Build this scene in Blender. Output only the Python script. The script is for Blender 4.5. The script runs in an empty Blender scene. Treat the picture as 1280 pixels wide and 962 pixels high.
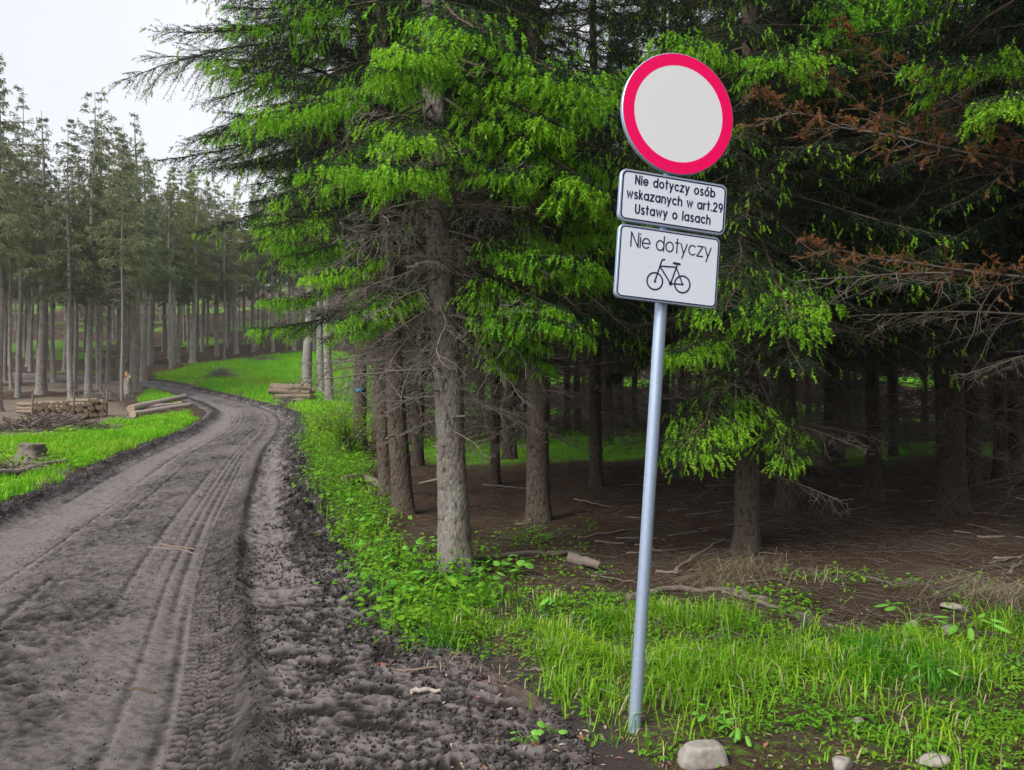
import bpy, math, random
import numpy as np
from mathutils import Vector, Matrix

PI = math.pi
scene = bpy.context.scene
COL = scene.collection

# ------------------------------------------------------------------ camera
EYE, F, HOR = 1.68, 1000.0, 500.0
cam_d = bpy.data.cameras.new("camera")
cam = bpy.data.objects.new("camera", cam_d)
COL.objects.link(cam)
cam.location = (0, 0, EYE)
cam.rotation_euler = (PI / 2, 0, 0)
cam_d.sensor_width = 36.0
cam_d.lens = 36.0 * F / 1280.0
cam_d.shift_y = (HOR - 481.0) / 1280.0
cam_d.clip_start, cam_d.clip_end = 0.05, 2000
scene.camera = cam

# ------------------------------------------------------------------ sky, sun, exposure
SUN_EL, SUN_AZ = math.radians(43), math.radians(-138)      # azimuth from +Y, clockwise positive
wd = bpy.data.worlds.new("World"); scene.world = wd; wd.use_nodes = True
wt = wd.node_tree; wt.nodes.clear()
wo = wt.nodes.new("ShaderNodeOutputWorld"); bg = wt.nodes.new("ShaderNodeBackground")
sky = wt.nodes.new("ShaderNodeTexSky"); sky.sky_type = 'NISHITA'; sky.sun_disc = False
sky.sun_elevation = SUN_EL; sky.sun_rotation = SUN_AZ
sky.air_density, sky.dust_density = 1.2, 3.0
mx = wt.nodes.new("ShaderNodeMix"); mx.data_type = 'RGBA'
mx.inputs[0].default_value = 0.88                                     # a closed, even cloud layer in front of the blue
tc = wt.nodes.new("ShaderNodeTexCoord"); nz = wt.nodes.new("ShaderNodeTexNoise")
nz.inputs["Scale"].default_value = 2.2; nz.inputs["Detail"].default_value = 4
cr = wt.nodes.new("ShaderNodeValToRGB")
cr.color_ramp.elements[0].position = 0.3; cr.color_ramp.elements[0].color = (3.9, 3.95, 4.15, 1)
cr.color_ramp.elements[1].position = 0.7; cr.color_ramp.elements[1].color = (4.6, 4.6, 4.75, 1)
wt.links.new(tc.outputs["Generated"], nz.inputs["Vector"]); wt.links.new(nz.outputs["Fac"], cr.inputs[0])
wt.links.new(sky.outputs[0], mx.inputs[6]); wt.links.new(cr.outputs[0], mx.inputs[7])
wt.links.new(mx.outputs[2], bg.inputs[0]); bg.inputs[1].default_value = 0.09
wt.links.new(bg.outputs[0], wo.inputs[0])
sl = bpy.data.lights.new("sun", 'SUN'); sl.energy = 1.5; sl.angle = math.radians(28); sl.color = (1, 0.97, 0.92)
sun = bpy.data.objects.new("sun", sl); COL.objects.link(sun)
sd = Vector((math.sin(SUN_AZ) * math.cos(SUN_EL), math.cos(SUN_AZ) * math.cos(SUN_EL), math.sin(SUN_EL)))
sun.rotation_euler = sd.to_track_quat('Z', 'Y').to_euler(); sun.location = (-20, -20, 40)
vs = scene.view_settings
vs.view_transform = 'Standard'; vs.look = 'None'; vs.gamma = 1; vs.use_curve_mapping = False; vs.exposure = 1.42
cy = scene.cycles
cy.max_bounces, cy.diffuse_bounces, cy.glossy_bounces, cy.transmission_bounces = 5, 3, 2, 2
cy.volume_bounces, cy.transparent_max_bounces = 0, 4
cy.caustics_reflective = cy.caustics_refractive = False
cy.use_adaptive_sampling = True; cy.use_adaptive_sampling = True; cy.adaptive_threshold = 0.012
cy.use_denoising = True; cy.denoiser = 'OPENIMAGEDENOISE'; cy.denoising_input_passes = 'RGB_ALBEDO_NORMAL'; cy.denoising_prefilter = 'NONE'
scene.render.engine = 'CYCLES'

# ------------------------------------------------------------------ noise
def _h(i, j, k, seed):
    n = (i.astype(np.int64) * 374761393 + j.astype(np.int64) * 668265263 + k * 2147483647 + seed * 1274126177) & 0xFFFFFFFF
    n = ((n ^ (n >> 13)) * 1274126177) & 0xFFFFFFFF
    n = ((n ^ (n >> 16)) * 2246822519) & 0xFFFFFFFF
    return ((n ^ (n >> 15)) & 0xFFFF) / 65535.0
def vn2(x, y, seed=0):
    x = np.asarray(x, float); y = np.asarray(y, float)
    i = np.floor(x); j = np.floor(y); fx = x - i; fy = y - j
    fx = fx * fx * (3 - 2 * fx); fy = fy * fy * (3 - 2 * fy)
    a = _h(i, j, 0, seed); b = _h(i + 1, j, 0, seed); c = _h(i, j + 1, 0, seed); d = _h(i + 1, j + 1, 0, seed)
    return (a * (1 - fx) + b * fx) * (1 - fy) + (c * (1 - fx) + d * fx) * fy
def fb2(x, y, octv=4, seed=0, gain=.5):
    s = 0; a = 1; t = 0
    for o in range(octv):
        s = s + a * vn2(x * 2 ** o + 17.3 * o, y * 2 ** o - 9.1 * o, seed + o); t += a; a *= gain
    return s / t                                   # 0..1
def sst(a, b, x):
    t = np.clip((np.asarray(x, float) - a) / (b - a), 0, 1); return t * t * (3 - 2 * t)
def bump(x, c, w):
    return np.exp(-((x - c) / w) ** 2)
def soft(x, k=3.0):
    return np.logaddexp(0, np.asarray(x, float) * k / 4) * 4 / k

# ------------------------------------------------------------------ terrain
def H0(x, y):
    x = np.asarray(x, float); y = np.asarray(y, float)
    left = 0.05 * soft(y - 8.5) + 0.10 * soft(y - 46, 1) + .06 * soft(y - 80, 1)
    right = 0.016 * soft(y - 9) + 0.05 * soft(y - 40, 1) + .05 * soft(y - 70, 1)
    w = sst(1.15, -1.0, (x + 0.17 * y) / (1 + 0.06 * np.maximum(y, 0)))
    h = left * w + right * (1 - w)
    return np.minimum(h, 26 + .0 * h)
# road edges as functions of depth
_L = np.array([(-8, -3.2), (-3, -4.3), (4, -5.65), (8, -6.5), (11.2, -7.15), (13.4, -7.6), (17.3, -8.5), (21.9, -9.35), (26.7, -10.5), (32, -12.1), (39, -15.6), (46, -20.0), (50, -24.8), (53, -33), (56, -47), (60, -72), (90, -150)])
_R = np.array([(-8, 2.6), (-3, 1.5), (2, .75), (3.6, .42), (4.2, .22), (4.8, -.05), (5.3, -.5), (5.9, -.9), (7, -1.3), (8.7, -1.85), (10.9, -2.58), (14.9, -3.7), (18.9, -4.9), (26, -6.6), (31.5, -8.4), (36.5, -10.9), (44, -15.4), (50, -20.3), (53.5, -24.6), (56.5, -33), (59.5, -47), (63.5, -72), (95, -150)])
_yy = np.arange(-8, 90, .05)
def _smooth(a, n):
    k = np.hanning(n); k /= k.sum(); return np.convolve(np.pad(a, n // 2, mode='edge'), k, 'valid')[:len(a)]
_xl = _smooth(np.interp(_yy, _L[:, 0], _L[:, 1]), 81); _xr = _smooth(np.interp(_yy, _R[:, 0], _R[:, 1]), 41)
def xL(y): return np.interp(y, _yy, _xl) + .10 * (fb2(np.asarray(y) * .9, 3.0, 3, 51) - .5) * 3
def xR(y): return np.interp(y, _yy, _xr) + .10 * (fb2(np.asarray(y) * .9, 8.0, 3, 52) - .5) * 3
def road_u(x, y): return (x - xL(y)) / (xR(y) - xL(y))
def road_in(x, y):                                    # metres inside the road edge
    a = np.minimum(x - xL(y), xR(y) - x); return np.where(y < 62, a, -5)
def H(x, y):                                          # ground beside the road, with its unevenness
    x = np.asarray(x, float); y = np.asarray(y, float)
    ins = road_in(x, y)
    off = sst(.2, 1.2, -ins)
    n = (fb2(x * .55, y * .55, 3, 7) - .5) * .30 * off + (fb2(x * 3, y * 3, 3, 9) - .5) * .07
    bank = .06 * sst(0.0, .5, -ins)
    return H0(x, y) + n * sst(-.1, .5, -ins + .2) + bank
def G(px, py):                                        # where the sight line through a pixel meets the ground
    Y = np.concatenate([np.arange(2.6, 20, .02), np.arange(20, 160, .1)])
    x = (px - 640) / F * Y; z = EYE - (py - HOR) / F * Y
    d = z - H(x, Y); k = np.argmax(d < 0)
    if not (d < 0).any(): k = len(Y) - 1
    return np.array((x[k], Y[k], float(H(x[k], Y[k]))))
def at(px, py, Y): return np.array(((px - 640) / F * Y, Y, EYE - (py - HOR) / F * Y))
def pix(x, y, z): return 640 + F * x / y, HOR - F * (z - EYE) / y

# ------------------------------------------------------------------ mesh helpers
class Geo:
    def __init__(s): s.V = []; s.T = []; s.Q = []; s.tm = []; s.qm = []; s.n = 0
    def tri(s, V, T, m=0):
        V = np.asarray(V, float).reshape(-1, 3); T = np.asarray(T, int).reshape(-1, 3)
        s.V.append(V); s.T.append(T + s.n); s.tm.append(np.full(len(T), m)); s.n += len(V)
    def quad(s, V, Q, m=0):
        V = np.asarray(V, float).reshape(-1, 3); Q = np.asarray(Q, int).reshape(-1, 4)
        s.V.append(V); s.Q.append(Q + s.n); s.qm.append(np.full(len(Q), m)); s.n += len(V)
    def mesh(s, name, mats, smooth=True):
        V = np.concatenate(s.V) if s.V else np.zeros((0, 3))
        T = np.concatenate(s.T) if s.T else np.zeros((0, 3), int); Q = np.concatenate(s.Q) if s.Q else np.zeros((0, 4), int)
        m = bpy.data.meshes.new(name)
        m.vertices.add(len(V)); m.vertices.foreach_set("co", V.astype(np.float32).ravel())
        m.loops.add(T.size + Q.size); m.polygons.add(len(T) + len(Q))
        m.loops.foreach_set("vertex_index", np.concatenate([T.ravel(), Q.ravel()]).astype(np.int32))
        st = np.concatenate([np.arange(len(T)) * 3, T.size + np.arange(len(Q)) * 4]).astype(np.int32)
        m.polygons.foreach_set("loop_start", st)
        m.polygons.foreach_set("material_index", np.concatenate([np.concatenate(s.tm) if s.tm else np.zeros(0), np.concatenate(s.qm) if s.qm else np.zeros(0)]).astype(np.int32))
        m.polygons.foreach_set("use_smooth", np.full(len(T) + len(Q), smooth))
        for a in (mats if isinstance(mats, (list, tuple)) else [mats]): m.materials.append(a)
        m.update(calc_edges=True); m.validate()
        return m
def attr(m, name, arr):
    a = m.color_attributes.new(name, 'FLOAT_COLOR', 'POINT')
    b = np.ones((len(arr), 4), np.float32); b[:, :arr.shape[1]] = arr; a.data.foreach_set("color", b.ravel())
def ob(name, mesh, parent=None, loc=None, rot=None, scale=None):
    o = bpy.data.objects.new(name, mesh); COL.objects.link(o)
    if parent is not None: o.parent = parent
    if loc is not None: o.location = loc
    if rot is not None: o.rotation_euler = rot
    if scale is not None: o.scale = (scale,) * 3 if np.isscalar(scale) else scale
    return o
def tag(o, label=None, cat=None, group=None, kind=None):
    for k, v in (("label", label), ("category", cat), ("group", group), ("kind", kind)):
        if v: o[k] = v
    return o
def empty(name, loc, label, cat, group=None, rz=0):
    e = bpy.data.objects.new(name, None); COL.objects.link(e); e.empty_display_size = .2
    e.location = loc; e.rotation_euler = (0, 0, rz); return tag(e, label, cat, group)
def nrm(v): return v / np.maximum(np.linalg.norm(v, axis=-1, keepdims=True), 1e-9)
def tube(g, P, R, sides=6, m=0, cap=False):
    P = np.asarray(P, float); n = len(P); R = np.broadcast_to(np.asarray(R, float), (n,))
    T = nrm(np.gradient(P, axis=0)); ref = np.array((0, 0, 1.)) if abs(T[:, 2]).mean() < .8 else np.array((1., 0, 0))
    A = nrm(np.cross(T, ref)); B = np.cross(T, A)
    th = np.arange(sides) * 2 * PI / sides
    V = P[:, None] + R[:, None, None] * (A[:, None] * np.cos(th)[None, :, None] + B[:, None] * np.sin(th)[None, :, None])
    i = np.arange(n - 1)[:, None] * sides; j = np.arange(sides)[None]; k = (j + 1) % sides
    Q = np.stack([i + j, i + k, i + sides + k, i + sides + j], -1).reshape(-1, 4)
    g.quad(V.reshape(-1, 3), Q, m)
    if cap is not False:
        for e, flip in ((0, True), (n - 1, False)):
            c = np.vstack([V[e], P[e]]); f = np.stack([np.arange(sides), (np.arange(sides) + 1) % sides, np.full(sides, sides)], -1)
            g.tri(c, f[:, ::-1] if not flip else f, cap if cap is not True else m)
def box(g, lo, hi, m=0):
    x0, y0, z0 = lo; x1, y1, z1 = hi
    V = [(x0, y0, z0), (x1, y0, z0), (x1, y1, z0), (x0, y1, z0), (x0, y0, z1), (x1, y0, z1), (x1, y1, z1), (x0, y1, z1)]
    g.quad(V, [(3, 2, 1, 0), (4, 5, 6, 7), (0, 1, 5, 4), (1, 2, 6, 5), (2, 3, 7, 6), (3, 0, 4, 7)], m)
def spikes(g, P, D, L, W, rng, m=0):                  # one thin triangle per needle
    n = len(P); s = nrm(np.cross(D, rng.normal(size=(n, 3)))) * (np.asarray(W) / 2).reshape(-1, 1)
    V = np.stack([P - s, P + s, P + D * np.asarray(L).reshape(-1, 1)], 1).reshape(-1, 3)
    g.tri(V, np.arange(3 * n), m)

# ------------------------------------------------------------------ materials
def mat(name, build):
    m = bpy.data.materials.new(name); m.use_nodes = True; nt = m.node_tree; nt.nodes.clear()
    out = nt.nodes.new("ShaderNodeOutputMaterial"); build(nt, out); return m
def N(nt, t, **kw):
    n = nt.nodes.new(t)
    for k, v in kw.items():
        if hasattr(n, k): setattr(n, k, v)
        else: n.inputs[k].default_value = v
    return n
def noise(nt, scale, detail=4, vec=None, rough=.55, stretch=None):
    if vec is None: vec = N(nt, "ShaderNodeTexCoord").outputs["Object"]
    if stretch:
        mp = N(nt, "ShaderNodeMapping"); mp.inputs["Scale"].default_value = stretch; nt.links.new(vec, mp.inputs[0]); vec = mp.outputs[0]
    n = N(nt, "ShaderNodeTexNoise", Scale=scale, Detail=detail, Roughness=rough); nt.links.new(vec, n.inputs["Vector"]); return n.outputs["Fac"]
def ramp(nt, fac, stops):
    r = N(nt, "ShaderNodeValToRGB"); e = r.color_ramp.elements
    while len(e) < len(stops): e.new(.5)
    for k, (p, c) in enumerate(stops): e[k].position = p; e[k].color = (*c, 1)
    nt.links.new(fac, r.inputs[0]); return r.outputs[0]
def mixc(nt, fac, a, b, mode='MIX'):
    m = N(nt, "ShaderNodeMix", data_type='RGBA', blend_type=mode)
    for s, v in ((0, fac), (6, a), (7, b)):
        if isinstance(v, (tuple, list)): m.inputs[s].default_value = (*v, 1)
        elif isinstance(v, (int, float)): m.inputs[s].default_value = v
        else: nt.links.new(v, m.inputs[s])
    return m.outputs[2]
def math_(nt, op, a, b=0.0):
    m = N(nt, "ShaderNodeMath", operation=op)
    for s, v in ((0, a), (1, b)):
        if isinstance(v, (int, float)): m.inputs[s].default_value = v
        else: nt.links.new(v, m.inputs[s])
    return m.outputs[0]
def pbr(nt, out, col, rough=.8, bumpf=None, bs=.5, bd=.02, metal=0, spec=.3):
    p = N(nt, "ShaderNodeBsdfPrincipled", Metallic=metal); p.inputs["Specular IOR Level"].default_value = spec
    for s, v in (("Base Color", col), ("Roughness", rough)):
        if isinstance(v, tuple): p.inputs[s].default_value = (*v, 1)
        elif isinstance(v, (int, float)): p.inputs[s].default_value = v
        else: nt.links.new(v, p.inputs[s])
    if bumpf is not None:
        b = N(nt, "ShaderNodeBump", Strength=bs, Distance=bd); nt.links.new(bumpf, b.inputs["Height"]); nt.links.new(b.outputs[0], p.inputs["Normal"])
    nt.links.new(p.outputs[0], out.inputs[0]); return p
def plain(name, col, rough=.6, var=.25, sc=30, metal=0, spec=.3, bs=.2, bd=.002):
    def f(nt, out):
        n = noise(nt, sc, 5); c = mixc(nt, n, tuple(x * (1 - var) for x in col), tuple(min(1, x * (1 + var)) for x in col))
        pbr(nt, out, c, rough, n, bs, bd, metal, spec)
    return mat(name, f)
def leafy(name, a, b, trans=.35, sc=1.3, hue=.0):
    """thin leaf: diffuse plus light through it; colour drifts from clump to clump and from object to object"""
    def f(nt, out):
        g = N(nt, "ShaderNodeNewGeometry"); n = noise(nt, sc, 3, g.outputs["Position"])
        n2 = noise(nt, sc * 14, 2, g.outputs["Position"])
        oi = N(nt, "ShaderNodeObjectInfo")
        fa = math_(nt, 'ADD', math_(nt, 'MULTIPLY', n, .9), math_(nt, 'MULTIPLY', n2, .5))
        fa = math_(nt, 'ADD', fa, math_(nt, 'MULTIPLY', oi.outputs["Random"], .35))
        c = ramp(nt, math_(nt, 'MULTIPLY', fa, .62), [(.28, a), (.72, b)])
        d = N(nt, "ShaderNodeBsdfDiffuse"); t = N(nt, "ShaderNodeBsdfTranslucent"); gl = N(nt, "ShaderNodeBsdfGlossy", Roughness=.45)
        gl.inputs[0].default_value = (.6, .7, .6, 1)
        for s in (d, t): nt.links.new(c, s.inputs[0])
        m = N(nt, "ShaderNodeMixShader"); m.inputs[0].default_value = trans
        m2 = N(nt, "ShaderNodeMixShader"); m2.inputs[0].default_value = .025
        nt.links.new(d.outputs[0], m.inputs[1]); nt.links.new(t.outputs[0], m.inputs[2])
        nt.links.new(m.outputs[0], m2.inputs[1]); nt.links.new(gl.outputs[0], m2.inputs[2]); nt.links.new(m2.outputs[0], out.inputs[0])
    return mat(name, f)
def bark(name, a, b, lichen, amt=.35):
    def f(nt, out):
        oi = N(nt, "ShaderNodeObjectInfo"); tc = N(nt, "ShaderNodeTexCoord"); off = N(nt, "ShaderNodeVectorMath", operation='ADD')
        cmb = N(nt, "ShaderNodeCombineXYZ"); nt.links.new(math_(nt, 'MULTIPLY', oi.outputs["Random"], 40.0), cmb.inputs[2])
        nt.links.new(tc.outputs["Object"], off.inputs[0]); nt.links.new(cmb.outputs[0], off.inputs[1]); v = off.outputs[0]
        big = noise(nt, 5, 6, v, .6, (1, 1, .5)); fine = noise(nt, 55, 6, v, .7, (1, 1, .45))
        vo = N(nt, "ShaderNodeTexVoronoi", Scale=26.0); mp = N(nt, "ShaderNodeMapping"); mp.inputs["Scale"].default_value = (1, 1, .55)
        nt.links.new(v, mp.inputs[0]); nt.links.new(mp.outputs[0], vo.inputs["Vector"])
        c = ramp(nt, fine, [(.3, a), (.72, b)])
        lf = math_(nt, 'MULTIPLY', ramp(nt, big, [(.42, (0, 0, 0)), (.66, (1, 1, 1))]), amt)
        c = mixc(nt, lf, c, lichen)
        crack = ramp(nt, vo.outputs["Distance"], [(.0, (1, 1, 1)), (.62, (1, 1, 1)), (.95, (.30, .27, .25))])
        c = mixc(nt, 1.0, c, crack, 'MULTIPLY')
        h = math_(nt, 'ADD', math_(nt, 'MULTIPLY', vo.outputs["Distance"], -.6), fine)
        pbr(nt, out, c, .9, h, .9, .03, 0, .15)
    return mat(name, f)

M = {}
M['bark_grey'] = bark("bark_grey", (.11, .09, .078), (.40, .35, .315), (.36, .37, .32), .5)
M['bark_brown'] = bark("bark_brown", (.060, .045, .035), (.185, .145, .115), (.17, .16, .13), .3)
M['bark_shaded'] = bark('bark_shaded', (.035, .027, .021), (.115, .088, .070), (.10, .10, .08), .3)  # bark darkened for trunks inside the wood, their shade put into the colour
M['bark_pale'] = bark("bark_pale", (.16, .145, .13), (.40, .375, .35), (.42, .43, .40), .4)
M['twig_in'] = plain('shaded_twig', (.13, .11, .09), .9, .45, 9)  # darker copy of the dead twig; its colour carries the wood's shade
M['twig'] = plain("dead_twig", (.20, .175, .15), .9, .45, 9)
M['twig_dark'] = plain("live_twig", (.10, .075, .05), .9, .4, 9)
M['needle'] = leafy("needle", (.0045, .018, .010), (.015, .042, .018), .2)  # old needles, green lowered further so the wood's shade is in the colour
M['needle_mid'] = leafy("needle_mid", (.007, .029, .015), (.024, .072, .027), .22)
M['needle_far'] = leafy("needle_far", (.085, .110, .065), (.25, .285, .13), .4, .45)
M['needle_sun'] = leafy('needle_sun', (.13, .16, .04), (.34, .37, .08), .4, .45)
M['needle_rust'] = leafy("needle_rust", (.15, .055, .018), (.36, .15, .045), .25, 3)
M['shoot'] = leafy("shoot", (.10, .36, .012), (.34, .65, .032), .38, 2.0)
M['grass'] = leafy("grass_blade", (.055, .24, .010), (.27, .52, .025), .4, 1.1)
M['meadow'] = leafy('meadow_blade', (.075, .34, .006), (.30, .66, .018), .4, .6)
M['grass_light'] = leafy('grass_blade_light', (.15, .36, .010), (.40, .62, .03), .42, 1.6)
M['grass_deep'] = leafy('grass_blade_deep', (.025, .15, .008), (.10, .34, .016), .4, 1.6)
M['grass_dry'] = leafy("dry_grass", (.32, .26, .15), (.62, .54, .38), .3, 2)
M['herb'] = leafy("herb_leaf", (.06, .26, .016), (.32, .56, .03), .35, 2.2)
M['leaf_big'] = leafy("broad_leaf", (.08, .33, .03), (.26, .58, .08), .35, 4)
M['bush'] = leafy("bush_leaf", (.15, .33, .02), (.36, .56, .05), .4, 2.2)
M['log_bark'] = plain("log_bark", (.22, .165, .12), .9, .45, 14, bs=.6, bd=.01)
M['log_pale'] = plain("peeled_log", (.36, .305, .26), .85, .35, 12, bs=.4, bd=.006)
M['rot'] = plain("weathered_wood", (.19, .155, .13), .9, .5, 11, bs=.7, bd=.015)
M['stone'] = plain("stone", (.31, .28, .25), .9, .6, 34, bs=.6, bd=.006)
M['redbark'] = plain("bark_flake", (.27, .12, .075), .85, .4, 25, bs=.5, bd=.006)
M['soil_dark'] = plain('soil_clod_dark', (.040, .033, .031), .85, .5, 40, bs=.5, bd=.004)
M['grit'] = plain('grit', (.24, .22, .21), .85, .4, 60)
M['soil_clod'] = plain("soil_clod", (.088, .075, .072), .9, .5, 40, bs=.8, bd=.006)
def log_end(nt, out):
    tc = N(nt, "ShaderNodeTexCoord"); w = N(nt, "ShaderNodeTexWave", wave_type='RINGS', rings_direction='X', Scale=22.0, Distortion=3.0)
    nt.links.new(tc.outputs["Object"], w.inputs[0]); c = mixc(nt, w.outputs["Fac"], (.36, .26, .165), (.52, .40, .28))
    pbr(nt, out, c, .85)
M['log_end'] = mat("sawn_end", log_end)
def raw_wood(nt, out):
    n = noise(nt, 20, 4, None, .6, (3, 3, .4)); pbr(nt, out, ramp(nt, n, [(.3, (.42, .20, .08)), (.7, (.72, .45, .24))]), .8, n, .5, .01)
M['torn'] = mat("torn_wood", raw_wood)

def ground_mat(nt, out):
    at_ = N(nt, "ShaderNodeAttribute", attribute_name="zone"); sep = N(nt, "ShaderNodeSeparateColor"); nt.links.new(at_.outputs["Color"], sep.inputs[0])
    g = N(nt, "ShaderNodeNewGeometry"); P = g.outputs["Position"]
    n1 = noise(nt, 1.4, 5, P); n2 = noise(nt, 16, 6, P, .65); n3 = noise(nt, 90, 4, P, .7)
    lit = ramp(nt, n3, [(.28, (.016, .010, .008)), (.5, (.070, .043, .030)), (.72, (.20, .13, .09))])
    lit = mixc(nt, ramp(nt, n1, [(.45, (0, 0, 0)), (.7, (1, 1, 1))]), lit, ramp(nt, n3, [(.3, (.03, .022, .017)), (.7, (.15, .115, .085))]))
    moss = mixc(nt, n3, (.05, .075, .014), (.16, .20, .03))
    lit = mixc(nt, ramp(nt, n2, [(.60, (0, 0, 0)), (.70, (.55, .55, .55))]), lit, moss)
    grn = ramp(nt, n3, [(.25, (.04, .16, .008)), (.55, (.12, .40, .014)), (.8, (.26, .56, .03))])
    grn = mixc(nt, ramp(nt, n1, [(.3, (0, 0, 0)), (.75, (.6, .6, .6))]), grn, (.26, .50, .03))
    stw = ramp(nt, n3, [(.25, (.085, .068, .05)), (.6, (.24, .20, .155)), (.85, (.46, .41, .34))])
    soil = ramp(nt, n3, [(.25, (.032, .026, .025)), (.75, (.10, .082, .078))])
    def edge(ch, lo=.35, hi=.65):
        v = math_(nt, 'ADD', ch, math_(nt, 'MULTIPLY', math_(nt, 'SUBTRACT', n2, .5), .7)); return ramp(nt, v, [(lo, (0, 0, 0)), (hi, (1, 1, 1))])
    c = mixc(nt, edge(sep.outputs[0]), lit, grn); c = mixc(nt, edge(sep.outputs[1]), c, stw); c = mixc(nt, edge(sep.outputs[2]), c, soil)
    h = math_(nt, 'ADD', math_(nt, 'MULTIPLY', n2, .8), math_(nt, 'MULTIPLY', n3, .7))
    pbr(nt, out, c, .95, h, .9, .03, 0, .1)
M['ground'] = mat("forest_ground", ground_mat)
def road_mat(nt, out):
    at_ = N(nt, "ShaderNodeAttribute", attribute_name="zone"); sep = N(nt, "ShaderNodeSeparateColor"); nt.links.new(at_.outputs["Color"], sep.inputs[0])
    g = N(nt, "ShaderNodeNewGeometry"); P = g.outputs["Position"]
    n2 = noise(nt, 9, 6, P, .7); n3 = noise(nt, 42, 6, P, .8); n4 = noise(nt, 320, 3, P, .7)
    v = math_(nt, 'ADD', sep.outputs[0], math_(nt, 'MULTIPLY', math_(nt, 'SUBTRACT', n2, .5), .55))
    v = math_(nt, 'ADD', v, math_(nt, 'MULTIPLY', math_(nt, 'SUBTRACT', n3, .5), .75))
    c = ramp(nt, v, [(.05, (.215, .190, .188)), (.36, (.124, .107, .106)), (.62, (.047, .039, .037)), (.88, (.017, .014, .013))])
    c = mixc(nt, math_(nt, 'MULTIPLY', sep.outputs[1], .75), c, mixc(nt, n3, (.10, .062, .045), (.24, .165, .125)))
    grit = ramp(nt, n4, [(.30, (.62, .62, .62)), (.55, (1, 1, 1)), (.74, (1.0, 1.0, 1.0)), (.80, (1.7, 1.65, 1.6))])
    c = mixc(nt, 1.0, c, grit, 'MULTIPLY')
    h = math_(nt, 'ADD', math_(nt, 'MULTIPLY', n3, 1.0), math_(nt, 'MULTIPLY', n4, .35))
    rg = ramp(nt, v, [(.3, (.92, .92, .92)), (.9, (.62, .62, .62))])
    pbr(nt, out, c, rg, h, .8, .016, 0, .25)
M['road'] = mat("road_mud", road_mat)

# ------------------------------------------------------------------ zones on the ground (outlines projected from the picture)
def inpoly(px, py, poly):
    poly = np.asarray(poly, float); c = np.zeros(np.shape(px), bool); j = len(poly) - 1
    for i in range(len(poly)):
        xi, yi = poly[i]; xj, yj = poly[j]
        if yi != yj: c ^= ((yi > py) != (yj > py)) & (px < (xj - xi) * (py - yi) / (yj - yi) + xi)
        j = i
    return c
def plan(poly): return [tuple(G(*p)[:2]) for p in poly]
MEADOW_LEFT = plan([(-140, 700), (-10, 640), (75, 600), (150, 566), (212, 543), (244, 526), (232, 513), (190, 522), (120, 532), (60, 546), (-20, 548), (-160, 560)])
MEADOW_LEFT2 = plan([(178, 512), (215, 505), (225, 496), (196, 484), (176, 492)])
CLEARING = plan([(190, 470), (200, 478), (260, 489), (310, 499), (350, 507), (385, 518), (400, 560), (450, 560), (470, 500), (475, 465), (440, 445), (360, 443), (250, 455)])
VERGE = plan([(384, 520), (378, 560), (398, 600), (410, 650), (432, 695), (462, 745), (500, 790), (585, 825), (640, 845), (690, 895), (730, 960), (760, 1000), (1330, 1000), (1330, 770), (1180, 790), (1080, 800), (1000, 795), (940, 755), (850, 745), (730, 752), (640, 745), (590, 715), (535, 715), (505, 655), (480, 630), (470, 600), (460, 560), (430, 520)])
BARE_LEFT = plan([(-160, 548), (60, 545), (125, 530), (185, 520), (160, 503), (100, 494), (0, 500), (-160, 520)])
STUMP_LITTER = plan([(-60, 580), (20, 556), (75, 570), (92, 590), (75, 606), (30, 606), (-60, 620)])
def field(x, y, poly, r):                               # soft mask: 1 inside, fading over about r metres
    s = 0
    for k in range(6):
        a = k * PI / 3; s = s + inpoly(x + r * .5 * math.cos(a), y + r * .5 * math.sin(a), poly)
    return (s + 2 * inpoly(x, y, poly)) / 8
def zones(x, y):
    gr = np.maximum.reduce([field(x, y, MEADOW_LEFT, .5), field(x, y, MEADOW_LEFT2, .8), field(x, y, CLEARING, 1.0), .36 * field(x, y, VERGE, .35)])
    glade = sst(.52, .66, fb2(x * .13 + 3, y * .13, 3, 33)) * sst(16, 20, y) * sst(-.1, .06, x / np.maximum(y, 1) + .12)
    glade = np.maximum(glade, bump(x, 6.5, 3.2) * bump(y, 25, 4.5)); glade = np.maximum(glade, bump(x, .5, 3.5) * bump(y, 23, 4))
    wood = sst(.50, .62, fb2(x * .16 + 9, y * .16, 3, 36)) * sst(36, 42, y) * sst(-.2, -.3, x / np.maximum(y, 1)) * .5
    hill = sst(.45, .6, fb2(x * .07, y * .07, 3, 35)) * sst(50, 60, y)
    gr = np.maximum(gr, np.maximum(np.maximum(glade * .9, wood), hill * .2))
    st = np.maximum(field(x, y, BARE_LEFT, 1.0) * .75, field(x, y, STUMP_LITTER, .4))
    st = np.maximum(st, sst(.45, .6, fb2(x * .3, y * .3, 3, 37)) * sst(-.17, -.3, x / np.maximum(y, 1)) * sst(30, 40, y) * (1 - sst(50, 60, y)) * .8)
    ins = road_in(x, y)
    so = sst(.30, .0, np.abs(ins + .12)) * .9
    fr = sst(.55, .0, -road_in(x, y)) * sst(7.5, 5.5, y) * (x > -1) * .55
    return np.stack([gr * (1 - .8 * sst(-.3, .1, ins)) * (1 - st), st * .8, np.maximum(so, fr)], -1)

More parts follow.
